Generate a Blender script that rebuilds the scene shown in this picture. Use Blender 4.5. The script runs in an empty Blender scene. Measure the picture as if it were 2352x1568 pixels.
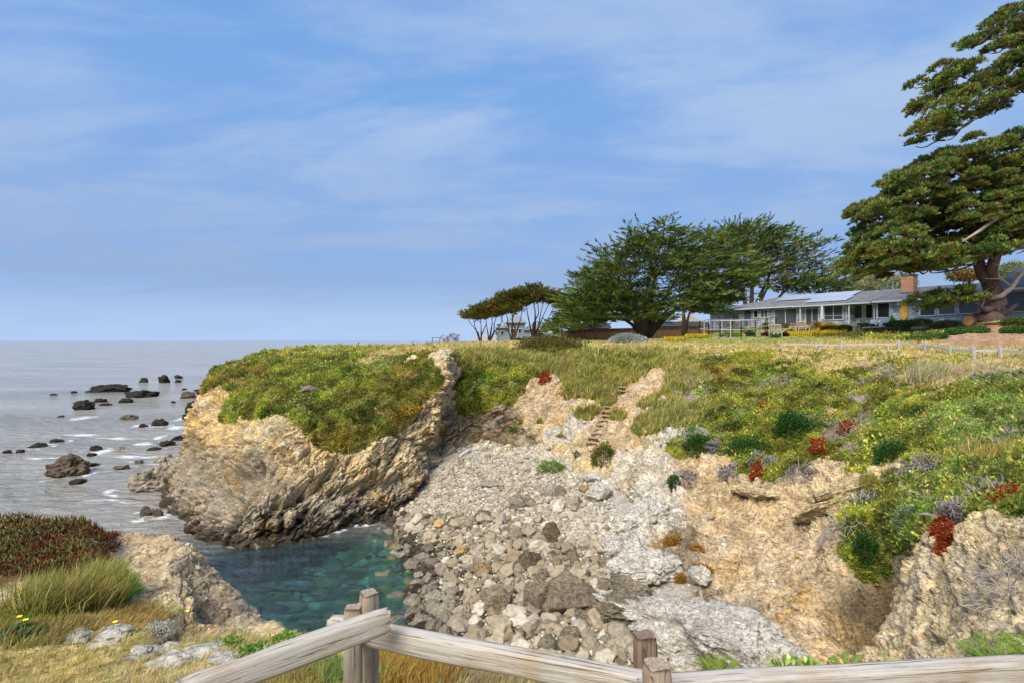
import bpy, math, random
import numpy as np
from mathutils import Vector, Matrix
from mathutils.bvhtree import BVHTree
rad = math.radians
rng = np.random.default_rng(11)
random.seed(11)
sc = bpy.context.scene
COL = sc.collection

# ------------------------------------------------------------------ camera, sky, sun, exposure
FP, CX, CY, CZ = 1307.0, 1176.0, 781.0, 10.0      # focal length and centre on a 2352-wide measuring grid; eye 10 m over the water
cam = bpy.data.cameras.new('camera'); camo = bpy.data.objects.new('camera', cam); COL.objects.link(camo)
cam.sensor_width = 36; cam.lens = FP / 2352 * 36; cam.clip_start = 0.05; cam.clip_end = 60000
camo.location = (0, 0, CZ); camo.rotation_euler = (rad(90), 0, 0); cam.shift_y = -0.001
sc.camera = camo

SKYK = .24; SUN_EL, SUN_AZ = 50, 210          # azimuth clockwise from +Y: behind the camera, to its left
w = bpy.data.worlds.new('World'); sc.world = w; w.use_nodes = True
nt = w.node_tree; N = nt.nodes; L = nt.links
for n in list(N): N.remove(n)
def nd(t, **k):
    n = N.new(t)
    for a, b in k.items(): setattr(n, a, b)
    return n
out = nd('ShaderNodeOutputWorld'); bg1 = nd('ShaderNodeBackground'); bg2 = nd('ShaderNodeBackground'); mx = nd('ShaderNodeMixShader')
sky = nd('ShaderNodeTexSky'); sky.sky_type = 'NISHITA'; sky.sun_disc = False
sky.sun_elevation = rad(SUN_EL); sky.sun_rotation = rad(SUN_AZ); sky.air_density = 1.0; sky.dust_density = 0.6; sky.ozone_density = 2.0
bg1.inputs[1].default_value = 0.05
L.new(sky.outputs[0], bg1.inputs[0])
tc = nd('ShaderNodeTexCoord'); sep = nd('ShaderNodeSeparateXYZ'); L.new(tc.outputs['Generated'], sep.inputs[0])
zc = nd('ShaderNodeMath', operation='MAXIMUM'); L.new(sep.outputs[2], zc.inputs[0]); zc.inputs[1].default_value = 0.0
za = nd('ShaderNodeMath', operation='ADD'); L.new(zc.outputs[0], za.inputs[0]); za.inputs[1].default_value = 0.16
dv = nd('ShaderNodeVectorMath', operation='DIVIDE'); L.new(tc.outputs['Generated'], dv.inputs[0])
cz3 = nd('ShaderNodeCombineXYZ')
for i in range(3): L.new(za.outputs[0], cz3.inputs[i])
L.new(cz3.outputs[0], dv.inputs[1])
mp = nd('ShaderNodeMapping'); mp.inputs['Rotation'].default_value = (0, 0, rad(35)); mp.inputs['Scale'].default_value = (0.62, 1.15, 0.0); mp.inputs['Location'].default_value = (1.7, .4, 0)
L.new(dv.outputs[0], mp.inputs[0])
n1 = nd('ShaderNodeTexNoise'); n1.inputs['Scale'].default_value = 1.35; n1.inputs['Detail'].default_value = 9; n1.inputs['Roughness'].default_value = .60; n1.inputs['Distortion'].default_value = .35
L.new(mp.outputs[0], n1.inputs['Vector'])
cr = nd('ShaderNodeValToRGB'); cr.color_ramp.interpolation = 'EASE'
cr.color_ramp.elements[0].position = .40; cr.color_ramp.elements[0].color = (0, 0, 0, 1)
cr.color_ramp.elements[1].position = .63; cr.color_ramp.elements[1].color = (1, 1, 1, 1)
L.new(n1.outputs[0], cr.inputs[0])
def ramp(stops):
    r = nd('ShaderNodeValToRGB'); e = r.color_ramp.elements
    e[0].position, e[0].color = stops[0][0], (*stops[0][1], 1); e[1].position, e[1].color = stops[-1][0], (*stops[-1][1], 1)
    for p_, c_ in stops[1:-1]: q = e.new(p_); q.color = (*c_, 1)
    L.new(zc.outputs[0], r.inputs[0]); return r
blue = ramp([(0, (.37, .54, .86)), (.045, (.33, .48, .78)), (.10, (.235, .38, .68)), (.22, (.23, .39, .70)), (.36, (.19, .38, .74)), (.6, (.145, .34, .73))])   # clear blue by height
cloud = ramp([(0, (.40, .56, .86)), (.04, (.36, .50, .79)), (.075, (.26, .37, .60)), (.12, (.275, .385, .63)), (.2, (.32, .445, .69)), (.35, (.385, .52, .76)), (.6, (.34, .49, .76))])   # thin stratus, a grey band low over the sea
mc_ = nd('ShaderNodeMix', data_type='RGBA'); L.new(cr.outputs[0], mc_.inputs[0]); L.new(blue.outputs[0], mc_.inputs[6]); L.new(cloud.outputs[0], mc_.inputs[7])
L.new(mc_.outputs[2], bg2.inputs[0]); bg2.inputs[1].default_value = SKYK
mx.inputs[0].default_value = .93; L.new(bg1.outputs[0], mx.inputs[1]); L.new(bg2.outputs[0], mx.inputs[2]); L.new(mx.outputs[0], out.inputs[0])

sun = bpy.data.lights.new('sun', 'SUN'); sun.energy = 1.38; sun.angle = rad(42); sun.color = (1, .92, .80)
suno = bpy.data.objects.new('sun', sun); COL.objects.link(suno); suno.location = (-20, -30, 60)
sd = Vector((math.sin(rad(SUN_AZ)) * math.cos(rad(SUN_EL)), math.cos(rad(SUN_AZ)) * math.cos(rad(SUN_EL)), math.sin(rad(SUN_EL))))
suno.rotation_euler = sd.to_track_quat('Z', 'Y').to_euler()
vs = sc.view_settings; vs.view_transform = 'Standard'; vs.look = 'None'; vs.exposure = 2.16; vs.gamma = 1
sc.cycles.max_bounces = 6; sc.cycles.transparent_max_bounces = 8; sc.cycles.use_denoising = True

# ------------------------------------------------------------------ helpers
def at(px, py, Y): return np.array([(px - CX) / FP * Y, Y, CZ - (py - CY) / FP * Y])
def tag(o, label=None, cat=None, group=None, kind=None):
    if label: o['label'] = label
    if cat: o['category'] = cat
    if group: o['group'] = group
    if kind: o['kind'] = kind
    return o
OFF = {}
def thing(name, label, cat, loc=(0, 0, 0), group=None):
    o = bpy.data.objects.new(name, None); COL.objects.link(o); o.location = Vector(loc); o.empty_display_size = .2
    OFF[o.name] = np.array(loc, float)
    return tag(o, label, cat, group)
def link_mesh(name, me, parent=None, off=None):
    o = bpy.data.objects.new(name, me); COL.objects.link(o)
    if parent is not None: o.parent = parent; OFF[o.name] = OFF[parent.name] if off is None else off
    else: OFF[o.name] = np.zeros(3)
    return o
def mesh_np(name, V, F, mat, col=None, parent=None, smooth=False, attrs=None, origin=None):
    """one mesh object from arrays; V in world space"""
    V = np.asarray(V, np.float32)
    if parent is not None: V = V - OFF[parent.name].astype(np.float32)
    if origin is not None: V = V - np.asarray(origin, np.float32)
    F = np.asarray(F, np.int32); k = F.shape[1]; m = len(F)
    me = bpy.data.meshes.new(name)
    me.vertices.add(len(V)); me.vertices.foreach_set('co', V.ravel())
    me.loops.add(m * k); me.loops.foreach_set('vertex_index', F.ravel())
    me.polygons.add(m); me.polygons.foreach_set('loop_start', np.arange(0, m * k, k, dtype=np.int32))
    me.polygons.foreach_set('loop_total', np.full(m, k, np.int32))
    if smooth: me.polygons.foreach_set('use_smooth', np.ones(m, bool))
    if col is not None:
        a = me.attributes.new('Col', 'FLOAT_COLOR', 'POINT')
        c4 = np.ones((len(V), 4), np.float32); c4[:, :3] = col; a.data.foreach_set('color', c4.ravel())
    for kx, vals in (attrs or {}).items():
        a = me.attributes.new(kx, 'FLOAT', 'POINT'); a.data.foreach_set('value', np.asarray(vals, np.float32).ravel())
    me.update(calc_edges=True); me.validate()
    if mat: me.materials.append(mat)
    o = link_mesh(name, me, parent)
    if origin is not None: o.location = Vector(origin); OFF[o.name] = np.array(origin, float)
    return o
class MB:
    def __init__(s): s.v = []; s.f = []
    def add(s, v, f):
        b = len(s.v); s.v += [tuple(map(float, p)) for p in v]; s.f += [tuple(b + i for i in q) for q in f]; return s
    def box(s, c, d, ax=None):
        """c centre, d full sizes, ax three axis vectors"""
        ax = ax or (Vector((1, 0, 0)), Vector((0, 1, 0)), Vector((0, 0, 1))); c = Vector(c)
        v = [c + ax[0] * (sx * d[0] / 2) + ax[1] * (sy * d[1] / 2) + ax[2] * (sz * d[2] / 2) for sz in (-1, 1) for sy in (-1, 1) for sx in (-1, 1)]
        return s.add(v, [(0, 2, 3, 1), (4, 5, 7, 6), (0, 1, 5, 4), (2, 6, 7, 3), (0, 4, 6, 2), (1, 3, 7, 5)])
    def bar(s, a, b, wd, ht=None, up=(0, 0, 1)):
        a = Vector(a); b = Vector(b); x = (b - a); ln = x.length; x.normalize(); u = Vector(up)
        if abs(x.dot(u)) > .95: u = Vector((0, 1, 0))
        y = u.cross(x).normalized(); z = x.cross(y)
        return s.box((a + b) / 2, (ln, wd, ht or wd), (x, y, z))
    def tube(s, pts, rs, n=8, cap=True):
        pts = [Vector(p) for p in pts]; m = len(pts)
        if not hasattr(rs, '__len__'): rs = [rs] * m
        b = len(s.v); ref = Vector((.3, .2, 1))
        for i, p in enumerate(pts):
            t = (pts[min(i + 1, m - 1)] - pts[max(i - 1, 0)]).normalized()
            if abs(t.dot(ref.normalized())) > .97: ref = Vector((1, .1, .1))
            y = t.cross(ref).normalized(); z = t.cross(y)
            for k in range(n):
                a = 2 * math.pi * k / n; s.v.append(tuple(p + (y * math.cos(a) + z * math.sin(a)) * rs[i]))
        for i in range(m - 1):
            for k in range(n):
                s.f.append((b + i * n + k, b + (i + 1) * n + k, b + (i + 1) * n + (k + 1) % n, b + i * n + (k + 1) % n))
        if cap:
            s.f.append(tuple(b + k for k in range(n))); s.f.append(tuple(b + (m - 1) * n + k for k in reversed(range(n))))
        return s
    def build(s, name, mat, parent=None, smooth=False, label=None, local=False):
        V = np.array(s.v, float)
        if parent is not None and not local: V = V - OFF[parent.name]
        me = bpy.data.meshes.new(name); me.from_pydata([tuple(p) for p in V], [], s.f); me.validate()
        if smooth:
            for p in me.polygons: p.use_smooth = True
        if mat: me.materials.append(mat)
        o = link_mesh(name, me, parent)
        if label: o['label'] = label
        return o
def children(o): return [c for c in bpy.data.objects if c.parent == o]
def copy_tree(o, parent=None):
    kids = list(o.children)
    c = o.copy(); COL.objects.link(c)
    if parent is not None: c.parent = parent
    for k in kids: copy_tree(k, c)
    return c

# noise in numpy
PT = rng.permutation(256); PT = np.concatenate([PT, PT, PT])
GR = rng.normal(size=(256, 3)); GR /= np.linalg.norm(GR, axis=1, keepdims=True)
def pn(P):
    P = np.asarray(P, np.float64); i = np.floor(P).astype(int); f = P - i; i &= 255
    u = f * f * f * (f * (f * 6 - 15) + 10); r = np.zeros(len(P))
    for dx in (0, 1):
        wx = u[:, 0] if dx else 1 - u[:, 0]
        for dy in (0, 1):
            wy = u[:, 1] if dy else 1 - u[:, 1]
            for dz in (0, 1):
                wz = u[:, 2] if dz else 1 - u[:, 2]
                g = GR[PT[PT[PT[(i[:, 0] + dx) & 255] + ((i[:, 1] + dy) & 255)] + ((i[:, 2] + dz) & 255)]]
                r += wx * wy * wz * (g[:, 0] * (f[:, 0] - dx) + g[:, 1] * (f[:, 1] - dy) + g[:, 2] * (f[:, 2] - dz))
    return r * 1.6
def fbm(P, o=4, g=.5, ridge=False):
    r = 0; a = 1; t = 0
    for k in range(o):
        n = pn(P * (2.03 ** k) + 17.3 * k)
        if ridge: n = 1 - 2 * np.abs(n)
        r = r + a * n; t += a; a *= g
    return r / t
def cells(P, seed=0):
    """nearest-cell random value and edge distance (F2-F1)"""
    P = np.asarray(P, np.float64); i = np.floor(P).astype(int); f = P - i
    d1 = np.full(len(P), 9.); d2 = d1.copy(); val = np.zeros(len(P))
    for dx in (-1, 0, 1):
        for dy in (-1, 0, 1):
            for dz in (-1, 0, 1):
                h = PT[PT[PT[(i[:, 0] + dx + seed) & 255] + ((i[:, 1] + dy) & 255)] + ((i[:, 2] + dz) & 255)]
                q = np.stack([dx + .5 + .45 * GR[h, 0], dy + .5 + .45 * GR[h, 1], dz + .5 + .45 * GR[h, 2]], 1) - f
                d = (q * q).sum(1); c = d < d1
                d2 = np.where(c, d1, np.minimum(d2, d)); d1 = np.where(c, d, d1); val = np.where(c, h / 255., val)
    return val, np.sqrt(d2) - np.sqrt(d1)

# materials
def newmat(name):
    m = bpy.data.materials.new(name); m.use_nodes = True; t = m.node_tree
    return m, t, t.nodes['Principled BSDF']
def mat(name, c, rough=.8, var=.25, scale=6, bump=.3, stretch=(1, 1, 1), metal=0, objvar=0, coord='Object', c2=None, bscale=None, spec=.3):
    m, t, b = newmat(name); n = t.nodes; l = t.links
    tc = n.new('ShaderNodeTexCoord'); mp = n.new('ShaderNodeMapping'); mp.inputs['Scale'].default_value = stretch
    l.new(tc.outputs[coord], mp.inputs[0])
    no = n.new('ShaderNodeTexNoise'); no.inputs['Scale'].default_value = scale; no.inputs['Detail'].default_value = 8; no.inputs['Roughness'].default_value = .65
    l.new(mp.outputs[0], no.inputs['Vector'])
    r = n.new('ShaderNodeValToRGB'); e = r.color_ramp.elements; e[0].position = .3; e[1].position = .7
    d = c2 or tuple(min(1, x * (1 + var)) for x in c)
    e[0].color = (*[x * (1 - var) for x in c], 1); e[1].color = (*d, 1)
    l.new(no.outputs[0], r.inputs[0]); src = r.outputs[0]
    if objvar:
        oi = n.new('ShaderNodeObjectInfo'); mr = n.new('ShaderNodeMapRange'); mr.inputs[3].default_value = 1 - objvar; mr.inputs[4].default_value = 1 + objvar
        l.new(oi.outputs['Random'], mr.inputs[0]); mm = n.new('ShaderNodeMix'); mm.data_type = 'RGBA'; mm.blend_type = 'MULTIPLY'; mm.inputs[0].default_value = 1
        l.new(src, mm.inputs[6]); l.new(mr.outputs[0], mm.inputs[7]); src = mm.outputs[2]
    l.new(src, b.inputs['Base Color']); b.inputs['Roughness'].default_value = rough; b.inputs['Metallic'].default_value = metal
    b.inputs['Specular IOR Level'].default_value = spec
    if bump:
        no2 = no
        if bscale:
            no2 = n.new('ShaderNodeTexNoise'); no2.inputs['Scale'].default_value = bscale; no2.inputs['Detail'].default_value = 6; l.new(mp.outputs[0], no2.inputs['Vector'])
        bp = n.new('ShaderNodeBump'); bp.inputs['Strength'].default_value = bump; bp.inputs['Distance'].default_value = .05
        l.new(no2.outputs[0], bp.inputs['Height']); l.new(bp.outputs[0], b.inputs['Normal'])
    return m
def mat_rock(name, bump=.9, fine=7.0):
    m, t, b = newmat(name); n = t.nodes; l = t.links
    at_ = n.new('ShaderNodeAttribute'); at_.attribute_name = 'Col'
    tc = n.new('ShaderNodeTexCoord'); mp = n.new('ShaderNodeMapping'); mp.inputs['Rotation'].default_value = (rad(28), rad(-24), rad(15)); mp.inputs['Scale'].default_value = (1, 1, 2.1)
    l.new(tc.outputs['Object'], mp.inputs[0])
    a = n.new('ShaderNodeTexNoise'); a.inputs['Scale'].default_value = fine; a.inputs['Detail'].default_value = 7; a.inputs['Roughness'].default_value = .7; a.inputs['Distortion'].default_value = .6
    l.new(mp.outputs[0], a.inputs['Vector'])
    v = n.new('ShaderNodeTexVoronoi'); v.feature = 'DISTANCE_TO_EDGE'; v.inputs['Scale'].default_value = 1.5; dn = n.new('ShaderNodeTexNoise'); dn.inputs['Scale'].default_value = 2.2; dn.inputs['Detail'].default_value = 5; l.new(mp.outputs[0], dn.inputs['Vector']); dm = n.new('ShaderNodeVectorMath'); dm.operation = 'MULTIPLY_ADD'; l.new(dn.outputs['Color'], dm.inputs[0]); dm.inputs[1].default_value = (2.2, 2.2, 2.2); l.new(mp.outputs[0], dm.inputs[2]); l.new(dm.outputs[0], v.inputs['Vector'])
    mr = n.new('ShaderNodeMapRange'); mr.inputs[1].default_value = .0; mr.inputs[2].default_value = .035; l.new(v.outputs[0], mr.inputs[0])
    rr = n.new('ShaderNodeValToRGB'); e = rr.color_ramp.elements; e[0].position = .34; e[0].color = (.30, .255, .215, 1); e[1].position = .56; e[1].color = (1.2, 1.2, 1.2, 1); q_ = e.new(.43); q_.color = (.86, .84, .82, 1)
    l.new(a.outputs[0], rr.inputs[0])
    mm = n.new('ShaderNodeMix'); mm.data_type = 'RGBA'; mm.blend_type = 'MULTIPLY'; mm.inputs[0].default_value = 1
    l.new(at_.outputs['Color'], mm.inputs[6]); l.new(rr.outputs[0], mm.inputs[7]); m2 = n.new('ShaderNodeMix'); m2.data_type = 'RGBA'; m2.blend_type = 'MULTIPLY'; m2.inputs[0].default_value = 1; ck = n.new('ShaderNodeMapRange'); ck.inputs[3].default_value = .66; ck.inputs[4].default_value = 1.0; l.new(mr.outputs[0], ck.inputs[0]); l.new(mm.outputs[2], m2.inputs[6]); l.new(ck.outputs[0], m2.inputs[7]); l.new(m2.outputs[2], b.inputs['Base Color'])
    ad = n.new('ShaderNodeMath'); ad.operation = 'MULTIPLY_ADD'; l.new(mr.outputs[0], ad.inputs[0]); ad.inputs[1].default_value = .25; l.new(a.outputs[0], ad.inputs[2])
    bp = n.new('ShaderNodeBump'); bp.inputs['Strength'].default_value = bump; bp.inputs['Distance'].default_value = .16
    l.new(ad.outputs[0], bp.inputs['Height']); l.new(bp.outputs[0], b.inputs['Normal'])
    b.inputs['Roughness'].default_value = .92; b.inputs['Specular IOR Level'].default_value = .15
    return m
def mat_leaf(name, rough=.65, trans=.5, spec=.25):
    m, t, b = newmat(name); n = t.nodes; l = t.links
    at_ = n.new('ShaderNodeAttribute'); at_.attribute_name = 'Col'
    l.new(at_.outputs['Color'], b.inputs['Base Color']); b.inputs['Roughness'].default_value = rough; b.inputs['Specular IOR Level'].default_value = spec
    tr = n.new('ShaderNodeBsdfTranslucent'); l.new(at_.outputs['Color'], tr.inputs[0]); ms = n.new('ShaderNodeMixShader'); ms.inputs[0].default_value = trans
    l.new(b.outputs[0], ms.inputs[1]); l.new(tr.outputs[0], ms.inputs[2]); l.new(ms.outputs[0], n['Material Output'].inputs[0])
    return m
M_ROCK = mat_rock('cliff_rock'); M_LEAF = mat_leaf('leaf'); M_TREE = mat_leaf('tree_leaf', .6, .18)
# ------------------------------------------------------------------ the land: one sheet of cliff, slope and plateau round the cove
W = lambda *p: np.array(p, float)
TY = 'RBWDKGOYHLIMST'
TCOL = {'R': (.62, .49, .285), 'B': (.37, .31, .22), 'W': (.60, .55, .45), 'D': (.56, .42, .25), 'K': (.24, .185, .115), 'G': (.30, .31, .09), 'O': (.34, .25, .08),
        'Y': (.52, .41, .17), 'H': (.34, .28, .09), 'L': (.33, .35, .10), 'I': (.10, .05, .025), 'M': (.34, .40, .12), 'S': (.42, .27, .17), 'T': (.30, .25, .20)}
SEC = []   # (types r0..r10, [r1..r7, r8, r8b or None, r9])
def S(ty, *p): SEC.append((ty, list(p)))
S('BBBRROGYYYY', W(-22,100,-1), W(-21,100,2), W(-20.5,100,4.5), W(-20,100.5,6.5), W(-19.5,101,8), W(-19,102,8.6), W(-18,104,8.8), W(-17,106,8.8), None, W(-14,112,8.6))
S('BBBRROGYYYY', W(-27,66,-1), W(-26,66,2), W(-25.6,66.3,4.5), W(-25.2,67,6.5), W(-25,67.5,8), W(-24.6,69,8.8), W(-23,74,9.1), W(-20,84,9.1), None, W(-14,111,8.7))
S('BBBRROGYYYY', W(-27.5,50,-1), W(-26,50,1.6), W(-25.4,50.4,3.8), W(-25,51,5.6), W(-24.6,52,7), W(-24.3,54,8.1), W(-23.6,60,8.8), W(-20,74,9.1), None, W(-14,110.5,8.8))
S('BBBBRROOYYY', at(369,1143,37.4), at(390,1100,38.3), at(420,1042,39.5), at(436,972,40.5), at(462,905,41.5), at(486,858,43), at(550,834,49), at(650,802,62), None, W(-14,110,8.8))
S('BBBBRROGYYY', at(417,1192,31.8), at(440,1130,33), at(470,1060,35.4), at(505,985,36.5), at(540,925,38), at(575,872,41), at(640,826,50), at(740,799,66), None, W(-8,112,9.1))
S('BBBBRRGGYYY', at(508,1252,27.7), at(535,1150,28.8), at(560,1080,31.2), at(600,1010,32), at(634,965,33.3), at(660,890,37), at(710,828,46), at(810,797,63), None, W(-3,114,9.2))
S('BBBRRGGGYYY', at(614,1245,28.2), at(640,1160,28.9), at(670,1080,30.5), at(690,1010,31.8), at(700,955,33), at(740,885,37), at(790,826,44.5), at(870,796,60), None, W(2,116,9.3))
S('BBBRRGGGYYY', at(719,1234,28.9), at(730,1160,29.8), at(750,1090,31.0), at(765,1040,32), at(780,985,33), at(820,890,37), at(850,826,43.5), at(920,795,58), None, W(6,118,9.4))
S('BBBRRGGOYYY', at(824,1206,30.8), at(830,1150,31.4), at(840,1090,32.2), at(850,1030,33), at(858,985,34), at(890,895,36.7), at(915,826,42), at(970,793,56), None, W(10,120,9.5))
S('BBBRROOOYYY', at(916,1188,32.1), at(920,1130,32.8), at(925,1060,33.6), at(928,990,34.4), at(930,930,35.3), at(945,870,37.2), at(962,822,41), at(1010,790,54), None, W(14,122,9.6))
S('BBBRRRRYYYY', at(979,1108,35.2), at(985,1050,35.6), at(995,990,36), at(1005,940,36.3), at(1012,890,36.8), at(1022,835,37.6), at(1030,802,41), at(1050,788,54), None, W(18,124,9.7))
S('BBKKRRHYYYY', at(1021,1045,37.6), at(1022,1000,38.2), at(1022,960,38.6), at(1024,915,39), at(1031,870,39.6), at(1038,828,40.6), at(1060,797,45), at(1090,787,56), None, W(22,126,9.8))
S('WWKKGGHYYYY', at(1075,1035,38.8), at(1076,1000,39.4), at(1076,965,40), at(1072,925,40.6), at(1085,870,41.8), at(1095,825,43.5), at(1110,795,48), at(1130,786,58), None, W(26,128,9.9))
S('WWKKGGHYYYY', at(1180,1045,37.4), at(1178,1000,38.6), at(1172,955,39.6), at(1170,910,40.3), at(1180,870,41.3), at(1190,830,43), at(1205,797,48), at(1225,785,58), None, W(32,130,10))
S('WWRDDHHYLLL', at(1270,1075,33.5), at(1265,1020,35.7), at(1262,965,37.7), at(1275,900,39.4), at(1280,858,41), at(1290,820,43.5), at(1300,794,48), at(1320,784,58), None, W(38,131,10.2))
S('WWRDHHHYLLL', at(1380,1115,30.2), at(1372,1060,32.5), at(1370,990,35.3), at(1395,920,38.3), at(1415,870,40.3), at(1430,825,43), at(1440,795,47.5), at(1450,783,57), W(22,75,10.3), W(46,132,10.6))
S('WWWDDDHYLLL', at(1440,1140,28.3), at(1440,1080,30.3), at(1450,1000,33.5), at(1480,920,37), at(1500,875,39.2), at(1520,828,42), at(1540,795,47), at(1560,779,58), W(27,78,10.9), W(56,132,11))
S('WWWWWTGYLLL', at(1440,1215,24.5), at(1470,1150,26.5), at(1510,1060,29), at(1545,985,31.5), at(1578,915,34), at(1625,855,37.5), at(1660,800,45), at(1680,775,58), W(31.5,79,11.6), W(66,130,11.8))
S('WWWDDGGYLLL', at(1500,1265,22.3), at(1550,1190,24), at(1600,1110,26), at(1640,1040,27.8), at(1680,950,31), at(1730,865,36), at(1780,802,43), at(1800,771,58), W(38,67,11.75), W(78,128,12.2))
S('WWDDGGGYLLL', at(1560,1340,20), at(1640,1250,21.5), at(1720,1160,23), at(1760,1065,25), at(1800,980,28), at(1850,880,33), at(1900,803,39), at(1950,769,54), W(41,60.5,11.75), W(88,122,12.6))
S('WWDDDGGYLSS', at(1600,1440,17.5), at(1720,1340,18.5), at(1850,1220,20), at(1900,1100,22), at(1960,1000,24.5), at(2010,890,29.5), at(2060,806,35), at(2120,762,49), W(44.5,55,11.8), W(96,112,13))
S('WWDDDGGYSLS', at(1680,1540,14.5), at(1820,1420,15), at(1900,1320,16), at(1930,1220,17.3), at(2030,1080,19.5), at(2130,920,24), at(2200,813,31), at(2300,752,44), W(46,48,11.9), W(100,95,13))
S('DDDKKKGYSSS', at(1800,1640,12), at(1920,1500,12.7), at(2020,1380,13.8), at(2060,1280,14.8), at(2120,1150,15.8), at(2300,960,20), at(2400,820,27), W(45,38,11), W(56,44,12), W(100,70,13))
S('DDRRRGGMSSS', at(1900,1800,9.5), at(2050,1560,10.2), at(2120,1400,10.9), at(2180,1270,11.6), at(2290,1130,12.6), at(2500,990,15.5), W(24,21,8.9), W(40,24,10.5), None, W(100,45,13))
S('DDRRRMMYYYY', W(4.2,7.6,2.4), W(4.8,7.1,3.8), W(5.2,6.8,5), W(5.7,6.4,6.2), W(6.3,5.7,7.0), W(8,4.8,7.3), W(14,3.5,7.7), W(35,0,9), None, W(100,-10,11))
S('DDDRYYYYYYY', W(1.5,6.5,1.8), W(1.6,6.0,3.4), W(1.7,5.6,4.8), W(1.8,5.3,6.2), W(1.9,4.9,7.0), W(2.1,4.0,7.3), W(3,1,7.4), W(8,-10,8), None, W(30,-60,9))
S('DDDRYYYYYYY', W(-1.5,7.5,0), W(-1.5,7,2.2), W(-1.4,6.6,4), W(-1.3,6.2,6), W(-1.2,5.5,7.0), W(-1,4.3,7.3), W(-1,1,7.4), W(-2,-12,8), None, W(-5,-60,9))
S('BBBBBRYYYYY', W(-3.8,10.2,-.5), W(-3.9,10,2), W(-4.0,9.8,3.8), at(608,1410,9.4), at(585,1475,7.9), at(555,1495,5.7), W(-2.6,2,7.3), W(-6,-12,8), None, W(-15,-60,9))
S('BBBBDDYYYYY', W(-5.4,12.5,-.5), W(-5.5,12.2,2), W(-5.6,11.8,4), at(500,1325,10.5), at(470,1400,8.8), at(440,1470,6.3), W(-4.5,2,7.2), W(-12,-10,8), None, W(-30,-50,9))
S('BBBRDDYYYYY', W(-7.3,13.2,-.5), W(-7.3,13,2), W(-7.2,12.6,4.5), at(412,1238,11), at(395,1300,9.6), at(325,1440,6.9), W(-7,2,7.2), W(-20,-5,8), None, W(-50,-40,9))
S('BBBRDDYYYYY', W(-9.4,14.2,-.5), W(-9.2,14,2), W(-9.0,13.6,4.4), at(290,1232,12.2), at(285,1300,9.8), at(230,1425,7.0), W(-8,3,7.1), W(-22,-2,8), None, W(-55,-35,9))
S('BBBRRIYYYYY', W(-12.5,14,-.5), W(-12.2,13.7,2), W(-11.7,13.2,4.5), at(190,1235,11.6), at(170,1290,9.3), at(130,1400,7.2), W(-9,3,7.1), W(-25,0,8), None, W(-60,-30,9))
S('BBBRIIYYYYY', W(-18,13,-.5), W(-17.5,12.6,2), W(-16.5,12,4.2), W(-12.2,11.2,6.15), W(-9.6,9.2,6.35), W(-6.6,7,6.6), W(-12,3,7), W(-26,1,7.6), None, W(-60,-12,9))
S('BBBRIIYYYYY', W(-26,9,-.5), W(-25,8.8,2), W(-23.5,8.4,4), W(-20,7.8,6), W(-18,7,6.4), W(-15,6,6.8), W(-18,4,7), W(-30,3,7.4), None, W(-60,0,8))
CC = np.array([-2., 22., 0.])
NS = len(SEC); CT = np.zeros((NS, 11, 3)); TW = np.zeros((NS, 11, len(TY)))
for i, (ty, p) in enumerate(SEC):
    r1 = p[0]; d = CC - r1; d[2] = 0; d /= np.linalg.norm(d)
    r0 = r1 + d * .6 + np.array([0, 0, -2.2])
    if p[8] is None: p[8] = p[7] * .45 + p[9] * .55
    CT[i] = np.array([r0] + p)
    for j, c in enumerate(ty): TW[i, j, TY.index(c)] = 1
def catmull(A, t, ax):
    A = np.moveaxis(A, ax, 0); n = len(A); i = np.clip(np.floor(t).astype(int), 0, n - 2); f = (t - i).reshape(-1, *([1] * (A.ndim - 1)))
    g = lambda k: A[np.clip(i + k, 0, n - 1)]
    p0, p1, p2, p3 = g(-1), g(0), g(1), g(2)
    r = p1 + .5 * f * (p2 - p0 + f * (2 * p0 - 5 * p1 + 4 * p2 - p3 + f * (3 * (p1 - p2) + p3 - p0)))
    return np.moveaxis(r, 0, ax)
def linear(A, t, ax):
    A = np.moveaxis(A, ax, 0); n = len(A); i = np.clip(np.floor(t).astype(int), 0, n - 2); f = (t - i).reshape(-1, *([1] * (A.ndim - 1)))
    return np.moveaxis(A[i] * (1 - f) + A[i + 1] * f, 0, ax)
Q = 1.0
def proj(P):
    y = np.maximum(P[..., 1], .5); return np.stack([CX + P[..., 0] / y * FP, CY - (P[..., 2] - CZ) / y * FP], -1)
tr = np.concatenate([np.linspace(a, a + 1, int(k * Q), endpoint=False) for a, k in zip(range(10), (8, 62, 62, 62, 62, 76, 58, 50, 26, 10))] + [[10]])
ts = []
for i in range(NS - 1):
    a, b = proj(CT[i, 1:8]), proj(CT[i + 1, 1:8]); k = int(np.clip(np.abs(a - b).max() * .4354 * 1.45, 16, 84) * Q)
    vis = ((a[:, 0] > -80) & (a[:, 0] < 2440)).any() or ((b[:, 0] > -80) & (b[:, 0] < 2440)).any()
    if not vis: k = 16
    ts.append(np.linspace(i, i + 1, k, endpoint=False))
ts = np.concatenate(ts + [[NS - 1]])
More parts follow.
